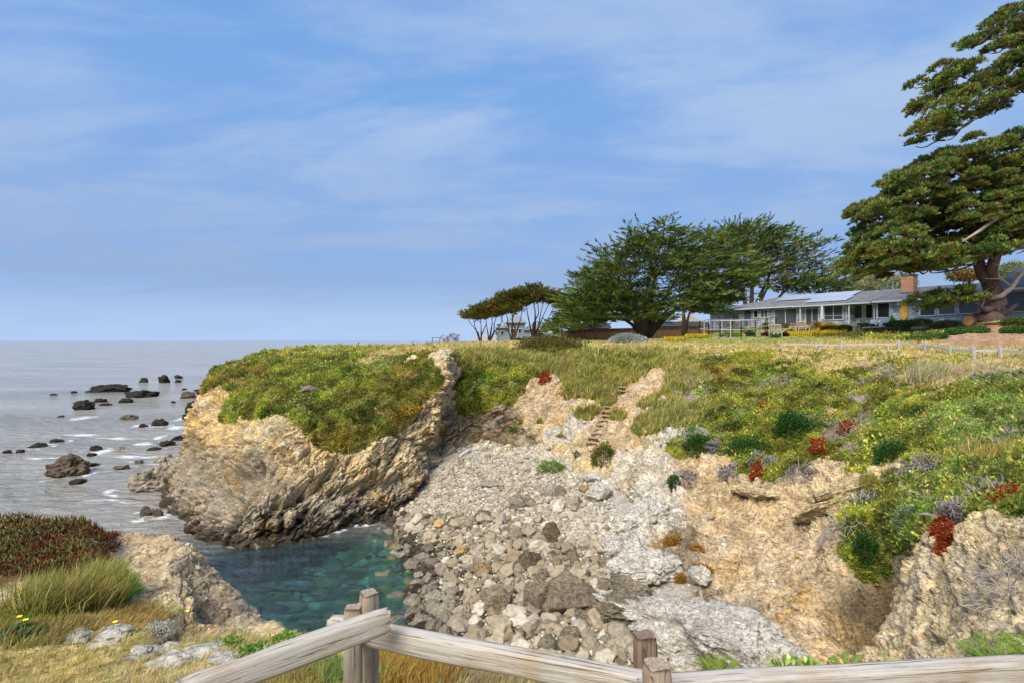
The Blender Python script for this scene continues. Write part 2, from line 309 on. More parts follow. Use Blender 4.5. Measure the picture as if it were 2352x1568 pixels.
# terrain colours in places: spots (px, py, radius m, type) found on the undisplaced sheet
G0 = catmull(catmull(CT, tr, 1), ts, 0)                    # (ns, nt, 3)
WT = linear(linear(TW, tr, 1), ts, 0)
ns, ntt = G0.shape[:2]
def grid_faces(a, b):
    i = np.arange(a * b).reshape(a, b)
    return np.stack([i[:-1, :-1], i[:-1, 1:], i[1:, 1:], i[1:, :-1]], -1).reshape(-1, 4)
def bvh_of(G):
    a, b = G.shape[:2]
    return BVHTree.FromPolygons([tuple(p) for p in G.reshape(-1, 3).tolist()], grid_faces(a, b).tolist())
def ray_px(bv, px, py):
    d = Vector(at(px, py, 1.0) - np.array([0, 0, CZ])).normalized()
    return bv.ray_cast(Vector((0, 0, CZ)), d)
B0 = bvh_of(G0[::4, ::4])
def base_hit(px, py):
    h = ray_px(B0, px, py)[0]
    return None if h is None else np.array(h)
PF = G0.reshape(-1, 3)
SPOT = [(1030,850,1.6,'R'),(1005,950,1.2,'R'),(940,830,1.0,'R'),(800,925,1.5,'G'),(620,930,2.2,'G'),(560,930,1.5,'G'),(870,940,1.6,'O'),(760,990,1.2,'O'),(960,880,1.6,'O'),
        (640,895,1.6,'G'),(1250,905,1.4,'D'),(1220,940,1.5,'D'),(1250,880,1.0,'D'),(1460,905,1.6,'D'),(1490,880,1.3,'D'),(1300,985,1.6,'W'),(1150,960,1.2,'K'),
        (1340,930,1.2,'R'),(1120,880,2.2,'G'),(1170,880,1.4,'G'),(1390,830,2.2,'G'),(1480,825,1.6,'G'),(1660,1000,2.0,'G'),(1580,1030,1.3,'G'),
        (1530,960,1.6,'H'),(1560,870,1.8,'H'),(1490,970,1.0,'H'),(1700,830,2,'Y'),(2080,890,1.4,'S'),(2020,860,1.6,'T'),(2300,860,2.,'T'),(2230,850,1.6,'Y'),(2140,870,1.5,'Y'),
        (1780,880,1.7,'T'),(1960,980,1.3,'T'),(1970,1030,.8,'T'),(2300,930,2.5,'M'),(2250,1000,2.2,'M'),(2200,960,2,'M'),(2100,1020,1.4,'G'),(2050,1080,1.2,'D'),(1980,1110,1.3,'R'),(1920,1150,1.2,'R'),
        (2150,1090,1.2,'M'),(2050,1200,1.1,'M'),(2130,1200,1.0,'M'),(2200,1160,1.0,'M'),(2280,1080,1.2,'M'),(1990,1180,1.0,'G'),(1960,1260,.7,'G'),(1750,1230,1.5,'D'),(1650,1180,1.4,'D'),(2010,1310,.7,'K'),(1990,1360,.6,'K'),
        (2180,1350,1.2,'R'),(2120,1450,1.2,'R'),(2250,1250,1.0,'R'),(2300,1350,1.2,'R'),(1500,1200,1.3,'W'),(1460,1240,1.4,'W'),(1520,1130,1.2,'W'),
        (350,1290,.8,'R'),(300,1260,.5,'W'),(380,1350,.9,'R'),(420,1430,.7,'D'),(240,1480,.25,'W'),(380,1480,.25,'W'),(330,1500,.2,'W'),(440,1500,.3,'W'),(250,1450,.2,'W'),
        (60,1370,.5,'D'),(250,1330,.5,'D'),(200,1380,.5,'H'),(120,1400,.5,'H'),(1460,780,2.,'L'),(2000,790,2.5,'Y'),(1850,790,2.5,'Y'),(2250,775,3,'S'),(2300,785,3,'S'),(2120,780,2.5,'G'),(1750,783,3,'L'),(1850,782,3,'L'),(1650,784,2.5,'L'),(2050,775,1.6,'O'),(700,812,3,'Y'),(900,810,3.5,'Y'),(560,850,2,'O'),(620,840,2.5,'O'),(480,860,1.5,'O'),(760,850,2,'O'),(690,925,1.4,'M'),(610,925,1.4,'M'),(850,900,1.0,'T'),(780,990,1.4,'O'),(860,960,1.6,'O'),(900,900,1.6,'O'),(1950,772,2.2,'O'),
        (540,1090,1.3,'B'),(560,1150,2,'B'),(440,1010,1.3,'B'),(490,930,1.1,'R'),(480,880,1.2,'O'),(1000,1110,1.2,'B')]
rs_ = np.random.default_rng(5)
for _ in range(70):
    x_ = rs_.uniform(1620, 2350); y_ = rs_.uniform(825 if x_ < 2000 else 840, 990 if x_ < 1900 else 1040 if x_ < 2120 else 1090); SPOT.append((x_, y_, rs_.uniform(.35, 1.1) * (1.2 if y_ < 900 else .8), 'TTOOMMHGDYS'[int(rs_.integers(11))]))
for _ in range(26):
    SPOT.append((rs_.uniform(500, 930), rs_.uniform(830, 940), rs_.uniform(.5, 1.4), 'GOMYOHG'[int(rs_.integers(7))]))
SPOT += [(1215,930,.8,'H'),(1305,900,1.1,'H'),(1240,965,.6,'O'),(1480,930,.8,'H'),(1450,870,1.0,'H'),(1195,960,.7,'O'),(1340,960,.7,'H'),(1290,1000,.6,'O'),(1420,960,.6,'H'),(2040,1330,.9,'K'),(2010,1370,.8,'K'),(2060,1285,.7,'K'),(1985,1400,.7,'K'),(2030,1380,.7,'K'),(2070,1320,.6,'R'),(2045,1420,.6,'D'),(1555,1240,.9,'K'),(1500,1310,.7,'K'),(1570,1300,.8,'K'),(1620,1380,.7,'K'),(1900,1130,.9,'R'),(1890,1180,.8,'R'),(1700,1120,.8,'R'),(2240,1380,.7,'O'),(2200,1450,.5,'D')]
for px, py, r, ty in SPOT:
    h = base_hit(px, py)
    if h is None: continue
    d2 = ((PF - h) ** 2).sum(1) / (r * r); k = d2 < 6
    wv = np.exp(-d2[k] * 1.1) * 1.6; WTf = WT.reshape(-1, len(TY)); WTf[k, TY.index(ty)] += wv
nz = fbm(PF * .55, 4); nz2 = fbm(PF * 1.7 + 9, 4)
lg = WT.reshape(-1, len(TY)).copy()
for k in range(len(TY)):
    lg[:, k] += np.where(lg[:, k] > .02, .80 * fbm(PF * (.42 + .07 * (k % 3)) + 31.7 * k, 6, .62), 0)
TYPE = lg.argmax(1); LGV = lg.copy(); LGV[:, [TY.index(c) for c in 'RBWDKS']] = -9; TYPE2 = np.where(np.isin(TYPE, [TY.index(c) for c in 'RBWDKS']), TYPE, (LGV + (np.array([.45 if c in 'GOMT' else .12 for c in TY]) * rng.normal(size=LGV.shape)) * (LGV > .03) + .22 * fbm(PF * 2.6 + 77, 3)[:, None] * (np.arange(len(TY)) % 2)[None]).argmax(1))
sm = np.exp((lg - lg.max(1, keepdims=True)) * 9); sm /= sm.sum(1, keepdims=True)
VEG = set(TY.index(c) for c in 'GOYHLIMT'); ROCKS = [TY.index(c) for c in 'RBWDK']
rk = sm[:, ROCKS].sum(1); soft = sm[:, [TY.index('D')]].sum(1)
# displacement along the sheet's own normal
du = np.gradient(G0, axis=0); dvv = np.gradient(G0, axis=1); NR = np.cross(du, dvv); NR /= np.linalg.norm(NR, axis=-1, keepdims=True) + 1e-9
NRf = NR.reshape(-1, 3)
dist = np.linalg.norm(PF - np.array([0, 0, CZ]), axis=1); nearf = np.clip(dist / 26, .28, 1.0)
rowt = np.tile(tr, ns); inland = np.clip((7.2 - rowt) / 1.0, 0, 1)
th = rad(32); RT = np.array([[math.cos(th), 0, math.sin(th)], [0, 1, 0], [-math.sin(th), 0, math.cos(th)]])
PS = PF @ RT.T                                           # bedding tilted to the right
big = fbm(PF * .30 + 5, 3); mid = fbm(PF * .85, 4, .55, True)
strat = fbm(PS * np.array([.35, .35, 3.2]) + 3, 4, .6); c1, e1 = cells(PS * np.array([.55, .55, .95]) + .8 * nz[:, None]); c2, e2 = cells(PS * np.array([1.7, 1.7, 2.6]) + .5 * nz2[:, None], 7)
fine = fbm(PF * 5.5, 3); nk = np.nonzero((dist < 34) & (rowt < 6.2))[0]; c3 = np.full(len(PF), .5); e3 = np.ones(len(PF)); c3[nk], e3[nk] = cells(PS[nk] * np.array([1.7, 1.7, 7.0]) + .4 * nz2[nk, None], 3); gul = fbm(PF * np.array([1.3, 1.3, .25]) + 21, 4, .55, True)
tt_ = PS[:, 2] * 1.35 + 1.5 * nz + .7 * nz2; saw = ((tt_ - np.floor(tt_)) ** 2.5 - .3) * np.clip(.55 + 2.0 * fbm(PF * .6 + 88, 3), 0, 1.2); tt2 = PS[:, 2] * 4.2 + 2.0 * nz + 1.6 * nz2; saw2 = ((tt2 - np.floor(tt2)) ** 2 - .33) * np.clip(.4 + 2.2 * fbm(PF * .9 + 44, 3), 0, 1.1)
crk = np.exp(-(e1 / .05) ** 2) * .30 + np.exp(-(e2 / .06) ** 2) * .10
dr = .26 * saw + .10 * saw2 + .80 * big + .26 * mid + .24 * strat + .30 * (c1 - .5) + .16 * (c2 - .5) + .05 * fine - crk + (.20 * (c3 - .5) - .07 * np.exp(-(e3 / .08) ** 2)) / np.clip(nearf, .55, 1) * .6
dd = .20 * saw + .10 * saw2 + .28 * big + .30 * gul + .20 * strat + .12 * (c2 - .5) + .07 * fine + .14 * (c1 - .5) - .3 * crk + .12 * (c3 - .5)
dg = .40 * fbm(PF * .8, 3) + .24 * fbm(PF * 2.3 + 4, 3)
disp = ((rk - soft) * dr + soft * dd + (1 - rk) * dg * (.35 + .65 * inland)) * nearf
disp *= np.clip((9.2 - rowt) / 1.5, .15, 1) * np.where((PF[:, 0] < 0) & (PF[:, 1] < 16), .6, 1)
# cracks, ledges and the overhang on the headland, cave under the right slope: carved along 3-D lines
def carve(pts, width, depth):
    hs = [base_hit(*p) for p in pts]; hs = [h for h in hs if h is not None]
    for a, b in zip(hs[:-1], hs[1:]):
        ab = b - a; t = np.clip(((PF - a) @ ab) / (ab @ ab), 0, 1); d2 = ((PF - a - t[:, None] * ab) ** 2).sum(1)
        globals()['disp'] = disp - depth * np.exp(-d2 / (width * width)) * (.7 + .9 * np.clip(nz2 + .3, 0, 1))
carve([(770,1075),(735,1110),(700,1128),(665,1150)], .22, .55); carve([(720,1150),(690,1190),(660,1225)], .16, .45)
carve([(656,1150),(650,1180),(648,1225)], .16, .5); carve([(845,1100),(830,1150)], .14, .4); carve([(560,1130),(556,1165),(540,1215)], .13, .45)
carve([(470,1085),(520,1098),(565,1092),(575,1118)], .75, .95); carve([(575,1140),(640,1150),(700,1140)], .35, .45); carve([(770,1130),(850,1120),(930,1100)], .4, .45)
carve([(1020,1020),(1015,960),(1012,930)], .25, .4); carve([(800,1060),(790,1095)], .12, .3); carve([(870,1060),(860,1110)], .12, .3); carve([(930,1010),(900,1060),(880,1090)], .13, .3)
carve([(2005,1290),(1995,1330),(1975,1400),(1960,1470)], .55, 1.1); carve([(2025,1275),(2010,1310)], .5, .9); carve([(1940,1330),(1920,1400)], .3, .4)
carve([(1050,1025),(1090,1015)], .4, .5); carve([(1205,1000),(1190,960)], .3, .4); carve([(450,1420),(420,1450),(480,1410)], .25, .35)
PD = PF + NRf * disp[:, None]
PG = PD.reshape(ns, ntt, 3)
dist = np.linalg.norm(PD - np.array([0, 0, CZ]), axis=1)
# colours
tc_ = np.array([TCOL[c] for c in TY]); CO = sm @ tc_
v1 = fbm(PD * .45 + 2, 4)[:, None]; v2 = fbm(PD * 2.2 + 8, 4)[:, None]
warm = np.array([1.06, 1.0, .86]); cool = np.array([.98, 1.0, 1.03])
tint = np.where(v1 > 0, 1 + (warm - 1) * np.clip(v1 * 3, 0, 1.6), 1 + (cool - 1) * np.clip(-v1 * 3, 0, 1.8))
CO = CO * tint * (1 + .55 * v2) * (1 + .30 * (c2 - .5) + .35 * (c3 - .5))[:, None]
# pale mineral faces, ochre streaks and lichen on the rock
pale = np.clip(fbm(PD * .8 + 55, 4) * 3.2 - .35, 0, 1) * rk * .55 * np.where((PD[:, 0] < 0) & (PD[:, 1] < 16), .25, 1)
CO = CO * (1 - pale[:, None]) + pale[:, None] * np.array([.58, .52, .42])
och = np.clip(fbm(PD * np.array([.7, .7, .35]) + 71, 4) * 4 - .9, 0, 1) * rk * .6
CO = CO * (1 - och[:, None]) + och[:, None] * np.array([.52, .30, .07])
wet = np.clip((.75 + .5 * nz2 - PD[:, 2]) / .35, 0, 1) * rk * (PD[:, 1] > 14)
mus = np.clip((1.15 + 1.3 * fbm(PD * 1.1 + 12, 4) - PD[:, 2]) / .3, 0, 1) * np.clip(fbm(PD * 3.5, 3) * 5 + .9, 0, 1) * rk * (PD[:, 0] < -3.5) * (PD[:, 1] > 26)
wet = np.maximum(wet * (PD[:, 0] < -1.), mus)
CO = CO * (1 - .85 * wet[:, None]) + .85 * wet[:, None] * np.array([.035, .026, .016])
yl = np.clip((-14 - PD[:, 0]) / 4, 0, 1) * np.clip((PD[:, 2] - 2.2) / 1.5, 0, 1) * rk * (PD[:, 1] > 26) * np.clip(.6 + 1.5 * nz2, 0, 1); CO = CO * (1 + yl[:, None] * (np.array([1.06, .90, .60]) - 1))
CO = np.clip(CO, .01, .85)
land = mesh_np('coastal_cliff', PD, grid_faces(ns, ntt), M_ROCK, CO, smooth=True)
tag(land, kind='structure')
BL = bvh_of(PG[::2, ::2])

# ------------------------------------------------------------------ cove floor and beach
def pz(px, py, z): return at(px, py, (CZ - z) * FP / (py - CY))
BC = np.array([pz(1040,1042,2.5), pz(1110,1032,2.55), pz(1180,1042,2.5), pz(1250,1070,2.45), pz(1320,1090,2.4), pz(1390,1120,2.2), pz(1440,1140,2.25), pz(1450,1190,2.0), pz(1100,1130,1.6), pz(1000,1130,1.0), pz(930,1190,.35), pz(1250,1200,1.3),
               pz(1400,1250,1.5), pz(1500,1270,1.75), pz(1000,1300,.12), pz(1150,1330,.6), pz(1250,1350,.8), pz(1100,1420,.35), pz(950,1420,-.15), pz(920,1300,-.25), pz(1400,1420,1.1), pz(1300,1500,.9), pz(800,1300,-1.0), pz(700,1350,-1.8),
               pz(700,1430,-2.2), pz(560,1300,-2.6), pz(850,1230,-.5), pz(880,1360,-.6), pz(860,1480,-.8), pz(1560,1500,1.4), pz(1600,1560,1.5), pz(1000,1520,.0), pz(1150,1540,.4), pz(600,1250,-2.2), W(-20,25,-4), W(-8,13,-3), W(-4,12,-1.5), W(2,12,.6), W(8,12,1.6), W(-26,35,-5), W(10,20,2), W(8,28,2.2), W(2,40,2.8), W(-6,42,2.5)])
bx = np.linspace(-24, 12, 300); by = np.linspace(9, 44, 300); BX, BY = np.meshgrid(bx, by, indexing='ij')
def tps(r): return np.where(r > 0, r * r * np.log(r + 1e-9), 0)
A_ = tps(np.linalg.norm(BC[:, None, :2] - BC[None, :, :2], axis=-1)) + np.eye(len(BC)) * 1.5
Pm = np.c_[np.ones(len(BC)), BC[:, :2]]; NBC = len(BC)
sol = np.linalg.solve(np.block([[A_, Pm], [Pm.T, np.zeros((3, 3))]]), np.r_[BC[:, 2], 0, 0, 0])
def beach_z(x, y):
    r = np.sqrt((np.asarray(x)[..., None] - BC[:, 0]) ** 2 + (np.asarray(y)[..., None] - BC[:, 1]) ** 2)
    return tps(r) @ sol[:NBC] + sol[NBC] + sol[NBC + 1] * x + sol[NBC + 2] * y
BZ = beach_z(BX, BY); BP = np.stack([BX, BY, BZ], -1).reshape(-1, 3)
BP[:, 2] += .10 * fbm(BP * np.array([1.2, 1.2, 0]), 3) + .05 * fbm(BP * np.array([5, 5, 0.]), 3)
ppb = proj(BP); low_shade = (np.clip((ppb[:, 1] - (1185 + .33 * np.maximum(0, ppb[:, 0] - 1150))) / 60, 0, 1) * np.clip((1420 - ppb[:, 0]) / 60, 0, 1))[:, None]; bcol = (np.array([.62, .56, .46]) * (1 - low_shade) + low_shade * np.array([.15, .12, .085])) * (1 + .35 * fbm(BP * 2.5, 4))[:, None]  # gravel under the lower cobbles painted darker for the shade between stones
und = np.clip((.25 - BP[:, 2]) / .4, 0, 1)[:, None]
sea_rock = np.clip(fbm(BP * np.array([.55, .55, 0]) + 40, 4) * 4 + .3, 0, 1)[:, None]
bcol = bcol * (1 - und) + und * (np.array([.46, .50, .38]) * sea_rock + np.array([.10, .10, .045]) * (1 - sea_rock))
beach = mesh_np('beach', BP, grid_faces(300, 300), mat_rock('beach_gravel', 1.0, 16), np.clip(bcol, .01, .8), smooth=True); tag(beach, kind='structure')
BBt = bvh_of(BP.reshape(300, 300, 3)[::2, ::2])
def ground_px(px, py):
    """the point of the land or beach seen along this line of sight"""
    a = ray_px(BL, px, py); b = ray_px(BBt, px, py)
    c = [h for h in (a, b) if h[0] is not None]
    if not c: return None
    return np.array(min(c, key=lambda h: h[3])[0])
def ground_xy(x, y, z0=60):
    c = [bv.ray_cast(Vector((x, y, z0)), Vector((0, 0, -1)))[0] for bv in (BL, BBt)]
    c = [h.z for h in c if h is not None]
    return max(c) if c else 0.0

# ------------------------------------------------------------------ the sea
def gsp(a, b, n, lo, hi, k):
    core = np.linspace(a, b, n); s = np.geomspace(core[1] - core[0], 1, 2)
    left = a - np.geomspace(.3, a - lo, k)[::-1]; right = b + np.geomspace(.3, hi - b, k); return np.r_[left, core, right]
sx = gsp(-44, 4, 330, -14000, 14000, 60); sy = gsp(9, 75, 360, -300, 15000, 70)
SX, SY = np.meshgrid(sx, sy, indexing='ij'); SP = np.stack([SX, SY, 0 * SX], -1).reshape(-1, 3)
damp = np.clip(1 - (SP[:, 1] - 60) / 200, 0, 1) * (np.abs(SP[:, 0]) < 200)
cvx = np.exp(-(((SP[:, 0] + 8.3) / 8.3) ** 4 + ((SP[:, 1] - 21.5) / 10.) ** 4))
wv = fbm(np.c_[SP[:, 0] * .16 + SP[:, 1] * .10, SP[:, 1] * .42 - SP[:, 0] * .12, SP[:, 0] * 0], 4, .55)
SP[:, 2] = (wv * .22 * (1 - .75 * cvx) + .03 * fbm(SP * np.array([1.1, 2.4, 0]) + 3, 3)) * damp
SR = [(745,497,320,60,'long flat black reef farthest left in the outer row',0), (990,540,245,55,'broad black reef right of the long flat one',0), (575,622,160,75,'humped black rock above the breaking wave',0), (1185,430,80,55,'square black rock amid foam at the outer edge',0), (1045,437,60,35,'small black rock in foam left of the square one',0), (1298,413,60,25,'low black rock right of the square one',0), (1300,445,50,20,'flat black rock below the low one at the outer edge',0),
 (535,524,45,15,'tiny black rock left of the long reef',0), (385,543,60,10,'thin dark skerry farthest left',0), (722,587,90,30,'small dark rock between the humped rock and broad reef',0), (757,615,90,20,'flat dark rock right of the humped one',0), (915,587,95,35,'dark rock just below the broad reef',0), (1365,548,115,45,'brown pointed rock near the headland',1), (1450,510,80,22,'low dark rock touching the headland behind the brown pointed one',0), (1470,533,75,38,'black rock against the headland edge',0), (1400,642,95,80,'tall black rock close under the headland',0),
 (1270,597,35,15,'tiny dark rock left of the tall one',0), (1345,505,45,8,'thin dark skerry above the brown pointed rock',0), (920,708,130,35,'narrow brown reef right of the breaking wave',1), (1040,773,75,30,'black rounded rock left of the double reef',0), (1155,750,120,50,'jagged black reef in the foam',0), (1350,708,60,35,'dark rock below the tall black one',0), (1390,733,70,25,'flat dark rock at the headland foot',0), (440,708,45,10,'tiny dark rock left of the breaking wave',0), (250,917,140,38,'brown black rock at the left of the near row',0), (135,962,65,22,'small grey rock left of the brown black one',0), (40,968,70,22,'flat grey rock at the left edge',0), (395,887,110,12,'thin dark skerry right of the brown black rock',0),
 (685,937,105,38,'upper of two black rocks in the middle water',0), (660,982,75,28,'lower of two black rocks in the middle water',0), (865,938,70,22,'small yellowish foam washed rock',2), (1215,900,110,45,'dark slanting reef near the headland',0), (1295,862,85,38,'dark rock at the upper end of the slanting reef',0), (1110,945,110,25,'dark tail of the slanting reef',0), (410,1065,320,160,'largest smooth brown rock standing in the near water',1), (610,1068,170,25,'thin dark reef trailing right of the largest brown rock',0), (550,1183,115,35,'small black rock below the largest brown one',0), (870,1080,120,28,'brown flat rock above the pale reef',1), (1010,1040,65,25,'small brown rock left of the pale reef top',1), (1165,1018,85,45,'pale brown rock on top of the pale reef',2), (1230,988,50,30,'small grey rock behind the pale reef',2),
 (1050,1150,430,210,'large pale weed fringed reef beside the headland foot',2), (1065,1400,115,80,'brown weedy rock off the tip of the headland',1), (1150,1415,70,60,'small weedy rock right of the brown one off the tip',1)]
foam = np.zeros(len(SP))
def zpx(x, y): return (x * .3125, 735 + y * .3125)
for fx, fy, fw, fh in ((1080,440,120,14),(610,716,130,26),(1180,772,110,22),(1180,858,50,18),(960,1000,160,18),(700,1330,200,16),(330,910,120,14),(1200,1440,90,40),(1340,720,60,25),(1000,775,60,14),(1300,790,90,22),(960,1345,140,14),(760,960,80,22),(1240,450,100,10),(1050,905,120,14),(600,840,260,10),(830,870,200,10),(1180,1000,100,12),(300,1010,200,10)):
    px, py = zpx(fx, fy); p = pz(px, py, 0); wx = fw * .3125 * p[1] / FP; wy = fh * .3125 / max(py - CY, 10) * p[1]
    foam += np.exp(-(((SP[:, 0] - p[0]) / wx) ** 2 + ((SP[:, 1] - p[1]) / wy) ** 2) ** 1.2)
ring = np.zeros(len(SP)); rn = np.clip(.75 + 1.6 * fbm(SP * np.array([.5, .5, 0]) + 19, 3), 0, 1.2)
for (zx, zy, w_, h_, lb, mk) in SR:
    py0 = 735 + .3125 * (zy + h_ / 2); Y = CZ * FP / (py0 - CY); x0 = (zx * .3125 - CX) / FP * Y; rx = w_ * .3125 / 2 / FP * Y; dp = min(rx * .8, h_ * .3125 / FP * Y * 2.2 + .6)
    q = np.sqrt(((SP[:, 0] - x0) / (rx + .5)) ** 2 + ((SP[:, 1] - Y - dp * .5) / (dp + .6)) ** 2); ring = np.maximum(ring, np.exp(-((q - .95) / .28) ** 2) * .8)
for i_ in range(2, 9):
    for q_ in np.linspace(0, 1, 9): c = CT[i_, 1] * (1 - q_) + CT[i_ + 1, 1] * q_; ring = np.maximum(ring, .8 * np.exp(-((SP[:, 0] - c[0]) ** 2 + (SP[:, 1] - c[1]) ** 2) / .55))
foam = np.maximum(foam, ring * rn)
ed = np.exp(-((SP[:, 0] + 5.8) / 1.0) ** 2 - ((SP[:, 1] - 18) / 6) ** 2)
foam = np.clip(.46 * np.minimum(foam, 1) + .22 * ed, 0, .5)
cove = np.clip(cvx * 1.15, 0, 1)
m, t, b = newmat('sea_water'); n = t.nodes; l = t.links
tcn = n.new('ShaderNodeTexCoord'); mpn = n.new('ShaderNodeMapping'); mpn.inputs['Scale'].default_value = (.55, 1.5, 1); mpn.inputs['Rotation'].default_value = (0, 0, rad(-14)); l.new(tcn.outputs['Object'], mpn.inputs[0])
w1 = n.new('ShaderNodeTexNoise'); w1.inputs['Scale'].default_value = .9; w1.inputs['Detail'].default_value = 6; w1.inputs['Roughness'].default_value = .62; w1.inputs['Distortion'].default_value = .5; l.new(mpn.outputs[0], w1.inputs['Vector'])
bp = n.new('ShaderNodeBump'); bp.inputs['Strength'].default_value = 1; bp.inputs['Distance'].default_value = 1.0; l.new(w1.outputs[0], bp.inputs['Height'])
big_ = n.new('ShaderNodeTexNoise'); big_.inputs['Scale'].default_value = .05; big_.inputs['Detail'].default_value = 5; l.new(mpn.outputs[0], big_.inputs['Vector'])
wc = n.new('ShaderNodeValToRGB'); e = wc.color_ramp.elements; e[0].position = .3; e[0].color = (.23, .22, .19, 1); e[1].position = .7; e[1].color = (.37, .35, .305, 1); l.new(big_.outputs[0], wc.inputs[0])
# foam pattern
fa = n.new('ShaderNodeAttribute'); fa.attribute_name = 'foam'; ca = n.new('ShaderNodeAttribute'); ca.attribute_name = 'cove'
fn = n.new('ShaderNodeTexNoise'); fn.inputs['Scale'].default_value = 1.6; fn.inputs['Detail'].default_value = 9; fn.inputs['Roughness'].default_value = .72; l.new(mpn.outputs[0], fn.inputs['Vector'])
fs = n.new('ShaderNodeMath'); fs.operation = 'ADD'; l.new(fa.outputs['Fac'], fs.inputs[0]); l.new(fn.outputs[0], fs.inputs[1])
fm = n.new('ShaderNodeMapRange'); fm.inputs[1].default_value = .80; fm.inputs[2].default_value = .96; l.new(fs.outputs[0], fm.inputs[0])
mc = n.new('ShaderNodeMix'); mc.data_type = 'RGBA'; l.new(fm.outputs[0], mc.inputs[0]); l.new(wc.outputs[0], mc.inputs[6]); mc.inputs[7].default_value = (.82, .84, .86, 1)
l.new(mc.outputs[2], b.inputs['Base Color']); b.inputs['Roughness'].default_value = .12; b.inputs['IOR'].default_value = 1.33; b.inputs['Specular IOR Level'].default_value = .42; l.new(bp.outputs[0], b.inputs['Normal'])
# clear green water in the cove: tinted see-through with a mirror sheen
trn = n.new('ShaderNodeBsdfTransparent'); trn.inputs[0].default_value = (.30, .74, .64, 1)
gl = n.new('ShaderNodeBsdfGlossy'); gl.inputs['Roughness'].default_value = .06; l.new(bp.outputs[0], gl.inputs['Normal'])
fr = n.new('ShaderNodeFresnel'); fr.inputs[0].default_value = 1.33; l.new(bp.outputs[0], fr.inputs['Normal'])
cm = n.new('ShaderNodeMixShader'); frh = n.new('ShaderNodeMath'); frh.operation = 'MULTIPLY'; l.new(fr.outputs[0], frh.inputs[0]); frh.inputs[1].default_value = .62; l.new(frh.outputs[0], cm.inputs[0]); l.new(trn.outputs[0], cm.inputs[1]); l.new(gl.outputs[0], cm.inputs[2])
inv = n.new('ShaderNodeMath'); inv.operation = 'SUBTRACT'; l.new(ca.outputs['Fac'], inv.inputs[0]); l.new(fm.outputs[0], inv.inputs[1]); inv.use_clamp = True
fin = n.new('ShaderNodeMixShader'); l.new(inv.outputs[0], fin.inputs[0]); l.new(b.outputs[0], fin.inputs[1]); l.new(cm.outputs[0], fin.inputs[2]); l.new(fin.outputs[0], n['Material Output'].inputs[0])
sea = mesh_np('sea', SP, grid_faces(len(sx), len(sy)), m, smooth=True, attrs={'foam': foam, 'cove': cove}); tag(sea, kind='structure')
seabed = mesh_np('seabed', [(-400, -300, -7), (400, -300, -7), (400, 800, -7), (-400, 800, -7)], [(0, 1, 2, 3)], mat('seabed', (.05, .06, .05), 1)); tag(seabed, kind='structure')
# ------------------------------------------------------------------ foliage builders
def unit(a): return a / (np.linalg.norm(a, axis=-1, keepdims=True) + 1e-9)
def rdir(n): return unit(rng.normal(size=(n, 3)))
def pal(P, cols, fr=.5, seed=0, jit=.28):
    """patchy choice from a palette"""
    cols = np.array(cols); k = len(cols); nzv = fbm(P * fr + seed, 2) * .9 + rng.uniform(-.32, .32, len(P)) + .5
    i = np.clip((nzv * k).astype(int), 0, k - 1); return np.clip(cols[i] * (1 + rng.uniform(-jit, jit, (len(P), 1))), .004, .9)
def blades(P, h, wd, lean, col, up=None, bend=.5):
    """grass: two-segment bent blades; P base points, h heights"""
    n = len(P); a = rng.uniform(0, 2 * np.pi, n); side = np.stack([np.cos(a), np.sin(a), 0 * a], 1)
    d = unit(np.array([0, 0, 1.]) + lean + rng.normal(size=(n, 3)) * .28) if up is None else unit(up + lean + rng.normal(size=(n, 3)) * .28)
    d2 = unit(d + lean * 1.2 + rng.normal(size=(n, 3)) * bend * .5 + np.array([0, 0, -bend * .3])); h = h[:, None]; wd = np.broadcast_to(wd, (n,))[:, None]
    m = P + d * h * .55; tp = m + d2 * h * .5
    V = np.stack([P - side * wd, P + side * wd, m + side * wd * .8, m - side * wd * .8, tp], 1).reshape(-1, 3)
    b = np.arange(n)[:, None] * 5
    F = np.concatenate([b + [0, 1, 2], b + [0, 2, 3], b + [3, 2, 4]]); return V, F, np.repeat(col, 5, 0)
def leaves(P, D, ln, wd, col, fold=.25):
    """kite leaves from P along D, slightly folded (4 verts, 2 tris)"""
    n = len(P); s = unit(np.cross(D, rdir(n))); u = np.cross(s, D); ln = np.broadcast_to(ln, (n,))[:, None]; wd = np.broadcast_to(wd, (n,))[:, None]
    m = P + D * ln * .5
    V = np.stack([P, m - s * wd + u * wd * fold, P + D * ln, m + s * wd + u * wd * fold], 1).reshape(-1, 3); b = np.arange(n)[:, None] * 4
    return V, np.concatenate([b + [0, 2, 1], b + [0, 3, 2]]), np.repeat(col, 4, 0)
def fingers(P, D, ln, wd, col):
    """fat three-sided succulent fingers"""
    n = len(P); s = unit(np.cross(D, rdir(n))); u = np.cross(s, D); ln = np.broadcast_to(ln, (n,))[:, None]; wd = np.broadcast_to(wd, (n,))[:, None]
    m = P + D * ln * .5 + np.array([0, 0, .0])
    V = np.stack([P, m + s * wd, m - s * wd * .5 + u * wd * .87, m - s * wd * .5 - u * wd * .87, P + D * ln + np.array([0, 0, 1]) * ln * .12], 1).reshape(-1, 3); b = np.arange(n)[:, None] * 5
    F = np.concatenate([b + q for q in ([0, 2, 1], [0, 3, 2], [0, 1, 3], [4, 1, 2], [4, 2, 3], [4, 3, 1])]); return V, F, np.repeat(col, 5, 0)
def join(parts):
    V, F, C = [], [], []; o = 0
    for v, f, c in parts: V.append(v); F.append(f + o); C.append(c); o += len(v)
    return np.concatenate(V), np.concatenate(F), np.concatenate(C)
def rep(P, k, sd=0):
    R_ = np.repeat(P, k, 0); return R_ + rng.normal(size=R_.shape) * sd

